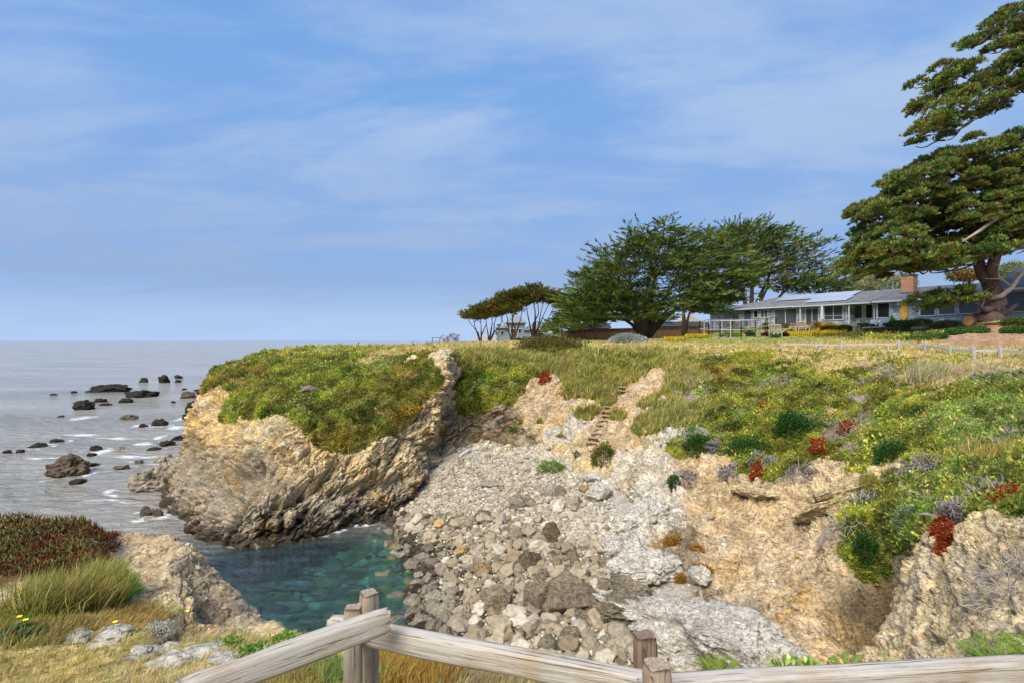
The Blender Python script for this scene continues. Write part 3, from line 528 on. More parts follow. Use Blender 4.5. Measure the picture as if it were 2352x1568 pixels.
# ------------------------------------------------------------------ ground cover scattered over the land by kind of ground
cellP = (PG[:-1, :-1] + PG[1:, 1:]) / 2; e1_ = PG[1:, :-1] - PG[:-1, :-1]; e2_ = PG[:-1, 1:] - PG[:-1, :-1]
ar = np.linalg.norm(np.cross(e1_, e2_), axis=-1).ravel(); cP = cellP.reshape(-1, 3)
cN = np.cross(e1_, e2_).reshape(-1, 3); cN = cN * np.sign((cN * NR[:-1, :-1].reshape(-1, 3)).sum(1, keepdims=True)); cN = unit(cN)
cT = TYPE2.reshape(ns, ntt)[:-1, :-1].ravel(); cd = np.linalg.norm(cP - np.array([0, 0, CZ]), axis=1)
E1, E2 = e1_.reshape(-1, 3), e2_.reshape(-1, 3)
front = (cP[:, 1] > 2) & (np.abs(cP[:, 0]) < cP[:, 1] * 1.02 + 2) & (cd < 130)
pxa = ar / cd ** 2 * 569 ** 2 * np.clip(-((cP - np.array([0, 0, CZ])) * cN).sum(1) / cd, .3, 1) * front
def scatter(kind, per_px, cap=60000, extra=None):
    wgt = pxa * np.isin(cT, [TY.index(k) for k in kind])
    if extra is not None: wgt = wgt * extra
    tot = wgt.sum(); n = int(min(cap, tot * per_px))
    if n < 1: return np.zeros((0, 3)), np.zeros((0, 3))
    i = np.searchsorted(np.cumsum(wgt) / tot, rng.uniform(size=n)); i = np.clip(i, 0, len(cP) - 1)
    return cP[i] + E1[i] * rng.uniform(-.5, .5, (n, 1)) + E2[i] * rng.uniform(-.5, .5, (n, 1)), cN[i]
camd = lambda P: np.linalg.norm(P - np.array([0, 0, CZ]), axis=1)
PG_ = {'G': [(0.097, 0.189, 0.022), (0.292, 0.406, 0.038), (0.715, 0.609, 0.131), (0.455, 0.551, 0.065), (0.179, 0.29, 0.032), (0.617, 0.623, 0.098), (0.552, 0.362, 0.076), (0.325, 0.45, 0.054), (0.8, 0.638, 0.196), (0.147, 0.246, 0.027)],
       'O': [(0.437, 0.276, 0.043), (0.573, 0.439, 0.086), (0.355, 0.423, 0.072), (0.491, 0.244, 0.043), (0.601, 0.585, 0.129), (0.273, 0.406, 0.072), (0.218, 0.146, 0.029), (0.3, 0.38, 0.07), (0.22, 0.31, 0.05)],
       'H': [(0.46, 0.38, 0.092), (0.575, 0.471, 0.149), (0.253, 0.299, 0.057), (0.391, 0.38, 0.081), (0.644, 0.54, 0.218), (0.172, 0.241, 0.046), (0.345, 0.253, 0.069)],
       'Y': [(.58, .46, .17), (.66, .56, .28), (.48, .40, .12), (.40, .40, .12), (.60, .40, .14), (.62, .54, .32)],
       'L': [(.28, .34, .07), (.38, .40, .11), (.46, .42, .15), (.24, .30, .06)],
       'M': [(0.338, 0.494, 0.104), (0.468, 0.572, 0.169), (0.208, 0.338, 0.065), (0.572, 0.572, 0.221), (0.13, 0.221, 0.039), (0.39, 0.442, 0.13)],
       'T': [(.36, .30, .26), (.28, .24, .20), (.44, .38, .33), (.20, .16, .14)]}
def cover(name, kind, per_px, lsz, k, colkey, lift=.10, cap=60000, nmix=.9):
    P, Nn = scatter(kind, per_px, cap)
    if not len(P): return
    mo = np.clip(fbm(P * .75 + 61, 4) * 2.6 + .45, .05, 1.8)
    d = camd(P); s = np.clip(np.maximum(lsz, d / 569 * 1.25), 0, .34) * np.clip(1.05 + 1.3 * fbm(P * 1.1 + 23, 3), .6, 1.9)
    Pk = np.repeat(P, k, 0); Nk = np.repeat(Nn, k, 0); sk = np.repeat(s, k)
    D = unit(Nk * nmix + rdir(len(Pk)) * .8 + np.array([0, 0, .25])); Pk = Pk + rng.normal(size=Pk.shape) * sk[:, None] * .6 + Nk * rng.uniform(-.02, lift, (len(Pk), 1)) * (np.clip(sk / .1, .5, 1.6) * np.repeat(mo, k))[:, None]
    c = np.repeat(pal(P, PG_[colkey], .42, 3) * (.46 + .58 * np.clip(mo, 0, 1.2))[:, None], k, 0) * rng.uniform(.6, 1.35, (len(Pk), 1))
    V, F, C = leaves(Pk, D, sk * rng.uniform(.8, 1.5, len(sk)), sk * .27, c)
    tag(mesh_np(name, V, F, M_LEAF, C), kind='stuff')
cover('leafy_ground_cover', 'G', 2.0, .05, 6, 'G', .20, 110000)
cover('russet_ground_cover', 'O', 2.2, .05, 6, 'O', .14, 26000)
cover('pale_green_ground_cover', 'M', 1.6, .06, 6, 'M', .16, 34000)
def grass(name, kind, per_px, h, hv, k, colkey, cap=60000, wmul=1.0, lean=(.18, .05, 0)):
    P, Nn = scatter(kind, per_px, cap)
    if not len(P): return
    d = camd(P); Pk = rep(P, k); dk = np.repeat(d, k); Pk += rng.normal(size=Pk.shape) * np.clip(dk / 569 * 1.2, .02, .12)[:, None] * np.array([1, 1, .2])
    hh = h * rng.uniform(1 - hv, 1 + hv, len(Pk)) * (1 + .5 * fbm(Pk * .5, 2))
    c = np.repeat(pal(P, PG_[colkey], .7, 5), k, 0) * rng.uniform(.75, 1.25, (len(Pk), 1))
    V, F, C = blades(Pk - np.array([0, 0, .02]), hh, np.clip(dk / 569 * .42, .003, .05) * wmul, np.array(lean), c)
    tag(mesh_np(name, V, F, M_LEAF, C), kind='stuff')
far_ = cd > 14
grass('tall_bank_grass', 'H', 1.6, .42, .5, 4, 'H', 26000); cover('leaves_in_bank_grass', 'H', .5, .06, 6, 'G', .2, 9000)
def near_sc(kind, per_px, cap, far):
    return scatter(kind, per_px, cap, extra=(far_ if far else ~far_).astype(float))
_sc = scatter
scatter = lambda kind, per_px, cap=60000, extra=None: _sc(kind, per_px, cap, far_.astype(float))
grass('dry_headland_grass', 'Y', 1.5, .17, .5, 4, 'Y', 16000)
cover('broad_leaf_cover', 'GM', .10, .10, 5, 'G', .28, 6000, .6)
grass('lawn_grass', 'L', 1.4, .10, .4, 4, 'L', 12000)
scatter = lambda kind, per_px, cap=60000, extra=None: _sc(kind, per_px, cap, (~far_).astype(float))
grass('dry_near_grass', 'Y', .75, .075, .7, 6, 'Y', 36000, .7, (.25, .1, 0))
scatter = _sc

# plants on a patch of the land found along lines of sight: a list of ground points round a centre
def near_pts(c, r, n, stretch=(1, 1)):
    k = (np.linalg.norm((cP - c) * np.array([1 / stretch[0], 1 / stretch[1], .7]), axis=1) < r) & (ar > 0)
    i = np.nonzero(k)[0]
    if not len(i): return np.repeat(c[None], n, 0), np.repeat([[0, 0, 1.]], n, 0)
    p = ar[i] / ar[i].sum(); j = rng.choice(i, n, p=p); return cP[j] + E1[j] * rng.uniform(-.5, .5, (n, 1)) + E2[j] * rng.uniform(-.5, .5, (n, 1)), cN[j]
GREEN_D = [(.022, .075, .015), (.045, .13, .025), (.09, .19, .035), (.03, .10, .02)]
GREEN_B = [(.16, .30, .03), (.24, .38, .05), (.10, .20, .02)]
OLIVE = [(.10, .10, .02), (.17, .15, .03), (.24, .20, .05), (.07, .07, .015)]
REDD = [(.40, .07, .02), (.30, .04, .015), (.50, .16, .04), (.20, .03, .012)]
GREYP = [(.22, .20, .22), (.14, .12, .13), (.34, .31, .33), (.09, .07, .07)]
SILV = [(.40, .42, .38), (.30, .33, .28), (.52, .53, .50)]
YEL = [(.62, .46, .03), (.72, .56, .06), (.35, .34, .05)]
def bush(name, label, cat, px, py, wpx, hpx, cols, leaf=.09, n=5000, group=None, style='leaf', c=None, rise=.5, depth=None, stemmy=True, lumpy=.75):
    """a rounded plant on the ground at this line of sight, wpx x hpx across there"""
    c = ground_px(px, py) if c is None else c
    if c is None: return None
    d = c[1]; rx = wpx / 2 / FP * d; rz = hpx / 2 / FP * d; ry = depth or rx * .8
    o = thing(name, label, cat, c - np.array([0, 0, rz * .7]), group)
    dirs = rdir(n); rr = rng.uniform(.45, 1, n) ** .5; lump = 1 + lumpy * fbm(dirs * 1.7 + c, 4)
    P = dirs * (rr * lump)[:, None] * np.array([rx, ry, rz]); keep = P[:, 2] > -rz * .75; P = P[keep]; dirs = dirs[keep]
    P = P + c + np.array([0, 0, rz * (rise - .5)])
    cc_ = pal(P, cols, 1.2 / max(rx, .2), 7, .35)
    if style == 'grass': V, F, C = blades(P - np.array([0, 0, rz * .3]), np.full(len(P), leaf * 2.2) * rng.uniform(.6, 1.3, len(P)), leaf * .07, np.array([.15, .05, 0]), cc_)
    else: V, F, C = leaves(P, unit(dirs + rdir(len(P)) * .7 + np.array([0, 0, .35])), leaf * rng.uniform(.7, 1.5, len(P)), leaf * .3, cc_)
    mesh_np('foliage', V, F, M_LEAF, C, o)
    if stemmy:
        mb = MB()
        for _ in range(7):
            q = rdir(1)[0] * np.array([rx, ry, 0]) * .6; mb.tube([c - np.array([0, 0, rz * .75 + .1]), c + q * .5 + np.array([0, 0, -.1 * rz]), c + q + np.array([0, 0, .4 * rz])], [.03, .02, .008], 5)
        mb.build('stem', M_BARK, o)
    return o
M_BARK = mat('bark', (.085, .055, .04), .95, .5, 9, .8, (1, 1, .3))
M_BARKP = mat('pine_bark', (.13, .085, .075), .95, .5, 5, 1.0, (1, 1, .35))
M_GREYW = mat('dead_wood', (.33, .285, .25), .9, .3, 14, .5)
def twigs(name, label, px, py, wpx, hpx, n=60, matx=None, thick=.012, cat='dead shrub', group=None, leafc=None):
    """a tangle of bare twigs lying on the slope"""
    c = ground_px(px, py)
    if c is None: return
    d = c[1]; r = wpx / 2 / FP * d; rz = hpx / 2 / FP * d
    o = thing(name, label, cat, c, group); mb = MB()
    P, Nn = near_pts(c, max(r, rz), n * 3)
    for k in range(n):
        p = P[k] + Nn[k] * .05; q = unit(rng.normal(size=3) * np.array([r, r * .6, rz * .8])) * rng.uniform(.25, .8) * max(r, rz)
        pts = [p + q * s_ + Nn[k] * (.10 + .22 * math.sin(math.pi * s_) * rng.uniform(.3, 1.4)) + rng.normal(size=3) * .06 * s_ for s_ in (0, .25, .5, .75, 1)]
        mb.tube(pts, [thick, thick * .9, thick * .75, thick * .5, thick * .25], 4, False)
    mb.build('branch', matx or M_GREYW, o)
    if leafc is not None:
        Pl = rep(P, 9, .10) + np.repeat(Nn, 9, 0) * .08
        V, F, C = leaves(Pl, unit(np.repeat(Nn, 9, 0) + rdir(len(Pl)) * 1.1), .07 * rng.uniform(.6, 1.4, len(Pl)), .022, pal(Pl, leafc, 2, 1, .35)); mesh_np('foliage', V, F, M_LEAF, C, o)
    return o
def patch(name, label, cat, px, py, wpx, hpx, cols, leaf=.06, n=1500, k=4, hang=0., group=None, kind=None):
    """a mat of small leaves following the slope"""
    c = ground_px(px, py)
    if c is None: return
    d = c[1]; rx = wpx / 2 / FP * d; rz = hpx / 2 / FP * d
    P, Nn = near_pts(c, max(rx, rz * 1.3, .1), n * 4)
    pr = proj(P); kp = (((pr[:, 0] - px) / (wpx / 2)) ** 2 + ((pr[:, 1] - py) / (hpx / 2)) ** 2) * (1 + .6 * fbm(P * 1.4 / max(rx, .2), 3)) < 1.0
    P, Nn = P[kp][:n], Nn[kp][:n]
    if len(P) < 5: return
    Pk = rep(P, k, leaf * .5) + np.repeat(Nn, k, 0) * rng.uniform(0, leaf * 2, (len(P) * k, 1)); Nk = np.repeat(Nn, k, 0)
    V, F, C = leaves(Pk, unit(Nk + rdir(len(Pk)) * .8 + np.array([0, 0, -hang])), leaf * rng.uniform(.7, 1.5, len(Pk)), leaf * .32, pal(Pk, cols, 1.5 / max(rx, .2), 2, .35))
    o = mesh_np(name, V, F, M_LEAF, C, origin=c); tag(o, None if kind else label, None if kind else cat, group, kind); return o

# slope plants one can tell apart
bush('shrub', 'dark glossy green shrub, largest on the right slope, beneath a red patch', 'shrub', 1822, 1000, 92, 112, GREEN_D, .10, 6500)
bush('shrub', 'low dark green shrub left of the largest dark shrub on the slope', 'shrub', 1715, 1035, 92, 52, GREEN_D, .09, 4000)
bush('shrub', 'round dark green shrub below the white flower cushion at the spur edge', 'shrub', 1608, 1028, 72, 56, GREEN_D, .09, 3500)
bush('shrub', 'dark green shrub above the right end of the bare tan cutting', 'shrub', 2060, 1055, 95, 80, GREEN_D, .08, 4500)
bush('shrub', 'small dark green clump hanging alone on the pale spur', 'shrub', 1553, 1108, 36, 30, GREEN_D, .08, 1500)
bush('shrub', 'dark green shrub filling the mouth of the hollow in the right cliff', 'shrub', 1985, 1275, 50, 105, GREEN_D, .06, 3500)
bush('shrub', 'wide olive brown shrub on the lip above the back of the cove', 'shrub', 1265, 803, 165, 62, OLIVE, .16, 9000)
bush('silver_shrub', 'pale silver grey dome shaped shrub on the lawn before the fence', 'shrub', 1443, 786, 94, 36, SILV, .16, 7000, lumpy=.18)
bush('shrub', 'tall yellow green weedy bush at the foot of the slope steps', 'shrub', 1388, 1058, 62, 78, [(.16, .19, .03), (.28, .27, .06), (.10, .12, .02)], .11, 4000)
bush('shrub', 'bright green creeping clump between rocks at the top of the beach', 'shrub', 1268, 1080, 66, 42, GREEN_B, .09, 3000)
bush('shrub', 'orange brown bush just below the far lawn edge', 'shrub', 1482, 848, 28, 26, [(.35, .16, .03), (.28, .2, .04)], .12, 1200)
bush('shrub', 'grey green rounded bush on the ridge above the hollow', 'shrub', 2095, 1190, 70, 56, [(.22, .30, .14), (.30, .38, .20), (.15, .22, .08)], .05, 4500)
bush('shrub', 'small blue green clump beside the yellow weedy bush', 'shrub', 1325, 1046, 22, 20, [(.12, .22, .14), (.2, .3, .2)], .09, 700)
bush('shrub', 'tiny green tuft alone on the rock at the back of the cove', 'shrub', 1180, 988, 18, 13, GREEN_B, .12, 400)
bush('grass_clump', 'spiky yellow green grass clump above the layered yellow rock', 'grass clump', 1995, 1115, 40, 40, [(.30, .29, .06), (.4, .36, .1)], .14, 1600, style='grass')
bush('grass_clump', 'pale straw coloured grass clump at the top of the right slope', 'grass clump', 2140, 865, 90, 60, [(.55, .5, .28), (.45, .42, .2), (.62, .56, .36)], .22, 3000, style='grass')
for i, (px, py, w_, h_, lb) in enumerate([(1250,868,28,36,'bright red plant on the grassy bank at the back of the cove'), (1762,942,42,40,'orange red patch on the slope above the largest dark shrub'), (2168,1225,38,112,'long red succulent hanging down the near right cliff'),
        (2310,1135,52,64,'red brown succulent mat at the right edge of the cliff top'), (1740,1082,14,34,'thin red streak of succulent beside a grey tangle on the cutting'), (1878,1030,26,56,'red succulent strip right of the largest dark shrub'), (1945,985,22,26,'small red tuft among the pale bare twigs')]):
    patch('red_succulent', lb, 'succulent', px, py, w_, h_, REDD, .05 if px > 2100 else .09, 900 if px < 2100 else 2600, 4, .4)
for px, py, w_, h_, lb in [(1755,1062,44,56,'grey dried succulent tangle over the middle of the tan cutting'), (1672,1090,34,44,'grey dried succulent clump left of the middle tangle'), (1835,1080,34,70,'long grey dried succulent hanging right of the middle tangle'),
        (1640,1035,36,26,'grey dried succulent beside the round dark shrub'), (1578,1100,32,50,'grey dried succulent draping the pale spur'), (1985,1155,50,30,'dark grey dried mat left of the ridge'), (2130,1075,50,50,'grey dried tangle under the right slope greenery'),
        (2270,1140,50,36,'blue grey succulent mat on the near cliff top'), (2190,1185,26,24,'blue grey succulent above the long red one')]:
    twigs('dried_succulent', lb, px, py, w_, h_, 34, None, .016 * at(px, py, 1)[1], 'succulent', None, GREYP)
for px, py, w_, h_, n_, lb in [(1960,985,110,120,80,'large pale tangle of bare twigs right of the dark shrubs'), (1790,885,80,70,60,'grey bare twig mat high on the right slope'), (1935,1235,95,70,70,'pale bare twigs over the mouth of the hollow'), (2320,1330,70,130,70,'bare grey bush at the right edge of the near cliff'),
        (1600,880,50,60,70,'grey dead thatch streaming down the top of the spur'), (1565,960,30,90,50,'thin grey dead strip down the spur side'), (1720,1405,70,36,40,'brown dead bush lying on the bare tan slope'), (2080,1090,70,40,40,'bare white twigs at the lower edge of the greenery'), (2240,860,130,60,80,'wide grey tangle on the top right slope'), (2310,1010,60,50,50,'grey tangle at the right edge below the lawn fence')]:
    twigs('twig_tangle', lb, px, py, w_, h_, n_)
for px, py, w_, h_, lb in [(1545,1242,34,16,'orange brown succulent mat at the left foot of the tan slope'), (1600,1262,40,16,'orange succulent mat right of the one at the slope foot'), (1404,1250,20,20,'orange tuft on the pale rock at the head of the beach'), (1447,1236,16,14,'yellow orange tuft beside the streaked white rock'), (1620,1310,26,14,'rust succulent on the shale rubble'), (1560,1330,22,12,'orange weed between the pale ledges and the tan slope')]:
    patch('orange_succulent', lb, 'succulent', px, py, w_, h_, [(.50, .24, .05), (.42, .17, .04), (.34, .26, .07), (.56, .32, .08)], .07, 420, 4)
patch('white_flower_cushion', 'white flowering cushion plant on the slope left of the dark shrubs', 'flowering plant', 1592, 1000, 62, 40, [(.62, .60, .52), (.5, .5, .42), (.72, .7, .64)], .07, 700, 5)
patch('yellow_patch', 'bright yellow green patch high on the right slope near the lawn', 'ground cover', 1720, 825, 100, 46, [(.55, .50, .05), (.42, .42, .06), (.3, .33, .05)], .11, 1500, 4)
# scattered white daisies: far too many and small to count
wf = []
for (px, py, wx, wy, n_) in [(1130,885,70,30,160), (600,925,60,25,90), (800,840,90,30,60), (720,920,120,40,60), (1700,930,60,60,60), (1650,980,80,60,80), (1850,870,250,60,90), (2150,1000,150,90,50), (2240,1130,60,50,20), (1540,950,40,60,60)]:
    for _ in range(n_):
        p = ground_px(px + rng.normal() * wx * .6, py + rng.normal() * wy * .6)
        if p is not None: wf.append(p)
wf = np.array(wf); Pf = rep(wf, 4, .02) + np.array([0, -.03, .14]); dF = camd(Pf)
V, F, C = leaves(Pf, unit(rdir(len(Pf)) * np.array([1, 1, .4]) + np.array([0, -.3, .3])), np.clip(dF / 569 * .9, .03, .09), np.clip(dF / 569 * .4, .012, .035), np.tile([(.80, .80, .74)], (len(Pf), 1)))
tag(mesh_np('white_daisies', V, F, M_LEAF, C), kind='stuff')
# ------------------------------------------------------------------ near ground on the left and under the fence
def fern(c, n, ln, col, spread=.5):
    parts = []; mbs = []
    for k in range(n):
        a = 2 * math.pi * k / n + rng.uniform(-.3, .3); d = np.array([math.cos(a), math.sin(a), 0]); L_ = ln * rng.uniform(.7, 1.15)
        t_ = np.linspace(.06, 1, 30); sp = c + d * spread * (t_ * L_)[:, None] + np.array([0, 0, 1]) * (L_ * (1.05 * t_ - .62 * t_ ** 2.2))[:, None]
        tg = unit(np.gradient(sp, axis=0)); sd_ = unit(np.cross(tg, [0, 0, 1.])); w_ = L_ * .24 * np.sin(np.pi * np.clip(t_ * .92 + .08, 0, 1)) ** .8
        for s_ in (-1, 1):
            D = unit(sd_ * s_ + tg * .55); cc_ = np.array(col) * rng.uniform(.75, 1.3, (len(t_), 1)); parts.append(leaves(sp, D, w_ + .004, w_ * .028 + .001, cc_, .1))
            for q in (.25, .45, .65, .82):
                for e_ in (-1, 1): parts.append(leaves(sp + D * (w_ * q)[:, None], unit(tg * e_ + D * .8), w_ * .24 * (1.1 - q), w_ * .035 + .001, cc_, .1))
    return join(parts)
def fern_thing(label, px, py, n, ln, col=(.27, .36, .07), c=None):
    c = ground_px(px, py) if c is None else c
    o = thing('fern', label, 'fern', c); V, F, C = fern(c, n, ln, col); mesh_np('frond', V, F, M_LEAF, C, o)
def gxy(x, y): return np.array([x, y, ground_xy(x, y)])
fern_thing('bright green fern left of the right fence posts end', 1650, 1540, 11, .36, c=gxy(1.80, 4.95))
fern_thing('bright green fern above the right rail near its middle', 1850, 1540, 12, .38, c=gxy(2.45, 4.95))
fern_thing('small fern at the foot of the bare slope above the rail', 1930, 1520, 10, .34, c=gxy(2.95, 4.95))
fern_thing('largest green fern at the right edge over the rail', 2290, 1480, 14, .62, c=gxy(4.30, 5.0), col=(.25, .34, .08))
fern_thing('fern leaning over the rail at the far right corner', 2340, 1450, 11, .6, c=gxy(4.7, 5.05))
# ice plant mound, succulent fingers too many to count
P, Nn = near_pts(np.array([-8.3, 9.4, 6.4]), 2.6, 15000, (1.1, .95))
pr = proj(P); edge = (pr[:, 1] > 1180) & (pr[:, 0] < 262 + 25 * fbm(P * 1.5, 2)) & (pr[:, 1] < 1342 + 20 * fbm(P * 1.5 + 5, 2) - .12 * np.maximum(pr[:, 0] - 130, 0))
P, Nn = P[edge], Nn[edge]
mound = (.26 + .34 * fbm(P * .9, 4)) * np.clip((262 - proj(P)[:, 0]) / 70, .15, 1)
Pm_ = P + np.array([0, 0, 1]) * (mound * rng.uniform(.2, 1.0, len(P)) ** .6)[:, None]; hgt = np.clip((Pm_[:, 2] - P[:, 2]) / .4, 0, 1)
tipc = pal(Pm_, [(.16, .20, .05), (.26, .26, .07), (.24, .12, .04), (.11, .17, .04), (.27, .07, .03), (.20, .24, .06)], 1.4, 4, .3); lowc = pal(Pm_, [(.13, .035, .018), (.19, .05, .022), (.12, .055, .02), (.15, .14, .04)], 2, 9, .3)
c_ = np.where((hgt > .45 + .3 * rng.uniform(-1, 1, len(P)))[:, None], tipc, lowc)
V, F, C = fingers(Pm_, unit(np.array([0, -.15, 1]) + rdir(len(P)) * .95), .10 * rng.uniform(.7, 1.5, len(P)), .0125, c_)
ip = mesh_np('ice_plant', V, F, M_LEAF, C); tag(ip, 'mound of red and green ice plant on the bluff at the left edge', 'ice plant')
# long green grass tuft right of it and straw around
def tuft(label, pts, r, n, h, cols, wdt=.006, lean=(.25, 0, 0), name='grass_tuft', cat='grass tuft'):
    Ps = []
    for px, py, rr in pts:
        c = ground_px(px, py)
        if c is None: continue
        q, _ = near_pts(c, rr, n // len(pts)); Ps.append(q)
    P = np.concatenate(Ps); c = P.mean(0)
    V, F, C = blades(P - np.array([0, 0, .02]), h * rng.uniform(.5, 1.2, len(P)), wdt, np.array(lean), pal(P, cols, 1.5, 2, .3), bend=.7)
    tag(mesh_np(name, V, F, M_LEAF, C, origin=c), label, cat)
tuft('long fresh green grass tuft between the ice plant and the pale rock', [(200,1385,.30), (250,1370,.32), (130,1405,.28), (280,1350,.25), (90,1415,.22)], .3, 3600, .17, [(.15, .38, .045), (.24, .48, .07), (.18, .40, .05), (.34, .42, .12)], .006, (.35, 0, 0))
tuft('small upright green grass tuft on the pale rock', [(272,1322,.14)], .15, 500, .24, [(.14, .30, .03), (.22, .38, .06)], .006, (.05, 0, 0))
tuft('brown straw grass right of the long green tuft', [(290,1400,.35), (330,1415,.3), (250,1430,.35), (180,1440,.4)], .3, 2600, .12, [(.46, .32, .10), (.50, .37, .14), (.28, .17, .05)], .005, (.4, 0, 0))
tuft('olive and straw grass at the left edge of the bluff', [(40,1400,.4), (20,1440,.4), (100,1450,.4)], .3, 2600, .16, [(.30, .28, .06), (.42, .32, .10), (.2, .2, .05)], .006)
tuft('golden dry grass clump beneath the middle rail', [(930,1530,.30), (980,1540,.3), (890,1550,.3)], .3, 4200, .20, [(.55, .36, .08), (.60, .44, .13), (.46, .25, .05), (.40, .38, .1)], .004, (.1, 0, 0))
tuft('golden dry grass left of the paired posts', [(700,1530,.25), (650,1550,.3), (740,1550,.25)], .3, 2600, .16, [(.55, .38, .10), (.5, .42, .16), (.36, .30, .07)], .004, (.1, 0, 0))
tuft('green weedy grass around the foot of the paired posts', [(770,1545,.2), (860,1560,.2), (800,1555,.2)], .2, 1400, .16, [(.20, .32, .07), (.30, .40, .14)], .007, (.1, 0, 0))
tuft('pale straw and twigs below the middle rail', [(1080,1545,.3), (1180,1560,.3), (1130,1550,.3)], .3, 1800, .10, [(.50, .40, .28), (.36, .25, .16), (.55, .5, .3)], .004, (.3, 0, 0))
def low_plant(label, px, py, n, lf, cols, r=.2, hgt=.10, c=None, name='leafy_weed'):
    c = ground_px(px, py) if c is None else c
    if c is None: return
    P, Nn = near_pts(c, r, n); P = P + np.array([0, 0, 1]) * (rng.uniform(0, hgt, len(P)) * np.clip(1.2 - np.linalg.norm(P - c, axis=1) / r, .2, 1))[:, None]
    V, F, C = leaves(P, unit(rdir(len(P)) * np.array([1, 1, .5]) + np.array([0, 0, .35])), lf * rng.uniform(.6, 1.3, len(P)), lf * .33, pal(P, cols, 3, 1, .3)); tag(mesh_np(name, V, F, M_LEAF, C, origin=c), label, 'weed')
LG = [(.20, .36, .05), (.28, .44, .09), (.14, .26, .04)]
low_plant('grey green leafy weed with yellow flowers at the left edge', 45, 1455, 500, .06, [(.10, .17, .07), (.16, .24, .10), (.08, .12, .05)], .22)
low_plant('light green weed at the bluff edge left of the left rail', 590, 1500, 420, .05, LG, .20)
low_plant('green weed climbing behind the left rail', 660, 1475, 420, .05, LG, .2, .16)
low_plant('small green weed on the bluff rim among white stones', 530, 1480, 220, .045, LG, .14)
low_plant('pale silver rosette weed among the straw by the paired posts', 745, 1540, 260, .05, [(.3, .42, .25), (.25, .4, .14)], .14)
bush('white_flower_bush', 'small white flowered cushion bush on the stony bluff edge', 'shrub', 360, 1452, 66, 40, [(.62, .60, .52), (.45, .46, .38), (.7, .68, .6), (.2, .22, .16)], .022, 2600)
# yellow poppies and dry stalks on the bluff
M_YEL = mat('yellow_petal', (.80, .62, .02), .6, .1, 8, 0)
def poppy(label, px, py, h=.12, s_=.035):
    g = ground_px(px, py + 12)
    if g is None: return
    o = thing('yellow_flower', label, 'flower', g); mb = MB(); mb.tube([g, g + np.array([.01, 0, h * .6]), g + np.array([.03, 0, h])], .003, 5); mb.build('stem', M_STEM, o); mb = MB(); t0 = g + np.array([.03, 0, h])
    for k in range(5):
        a = k * 1.257; d = np.array([math.cos(a), math.sin(a), 0]); q = np.array([-d[1], d[0], 0]); mb.add([t0, t0 + d * s_ * .6 + q * s_ * .5 + np.array([0, 0, s_ * .3]), t0 + d * s_ + np.array([0, 0, s_ * .45]), t0 + d * s_ * .6 - q * s_ * .5 + np.array([0, 0, s_ * .3])], [(0, 1, 2, 3)])
    mb.build('petals', M_YEL, o)
M_STEM = mat('green_stem', (.20, .25, .08), .8, .2, 8, 0)
for lb, px, py in [('yellow poppy farthest left on the bluff', 38, 1428), ('yellow poppy second from left on the bluff', 52, 1436), ('yellow poppy beside the straw grass on the stony rim', 258, 1440), ('yellow poppy on a tall stalk before the brown rock', 425, 1412)]: poppy(lb, px, py)
for lb, px, py, hh in [('thin dry stalk standing before the brown rock', 535, 1478, .42), ('branching dry stalk on the bluff rim', 500, 1490, .34), ('dry leaning stalk left of the brown rock foot', 410, 1470, .3)]:
    g = ground_px(px, py)
    if g is None: continue
    mb = MB(); mb.tube([g, g + np.array([.02, 0, hh * .5]), g + np.array([-.01, .01, hh])], [.006, .005, .003], 5); mb.tube([g + np.array([.02, 0, hh * .5]), g + np.array([.10, 0, hh * .75])], [.004, .002], 5)
    o = mb.build('dry_stalk', M_GREYW); tag(o, lb, 'dry stalk')

# ------------------------------------------------------------------ trees
def crown_points(poly, n, Y0, dep, mind, tries=40000, layer=0):
    """clump centres filling an outline at Y0, spread in depth by dep"""
    poly = np.array(poly, float); lo, hi = poly.min(0), poly.max(0); out_ = []
    q = rng.uniform(lo, hi, (tries, 2)); ins = np.zeros(tries, bool); j = len(poly) - 1
    for i in range(len(poly)):
        a, b = poly[i], poly[j]; c = ((a[1] > q[:, 1]) != (b[1] > q[:, 1])) & (q[:, 0] < (b[0] - a[0]) * (q[:, 1] - a[1]) / (b[1] - a[1] + 1e-9) + a[0]); ins ^= c; j = i
    for p in q[ins]:
        Y = Y0 + rng.uniform(-1, 1) * dep; c = at(p[0], p[1], Y0); c = np.array([c[0], Y, c[2]])
        if layer: c[2] = np.round(c[2] / layer) * layer + rng.normal() * .10
        if all(((c - o_) * np.array([1, .7, 1.6])) @ ((c - o_) * np.array([1, .7, 1.6])) > mind * mind for o_ in out_): out_.append(c)
        if len(out_) >= n: break
    return np.array(out_)
def limb(mb, a, b, r0, r1, sag=.15, k=6, n=6, wob=.05):
    a = np.array(a); b = np.array(b); ln = np.linalg.norm(b - a); pts = []; w1 = rng.normal(size=3) * wob * ln
    for s_ in np.linspace(0, 1, k): pts.append(a + (b - a) * s_ + np.array([0, 0, -1]) * sag * ln * math.sin(math.pi * s_) + w1 * math.sin(math.pi * 2 * s_) * .5)
    mb.tube(pts, np.linspace(r0, r1, k), n)
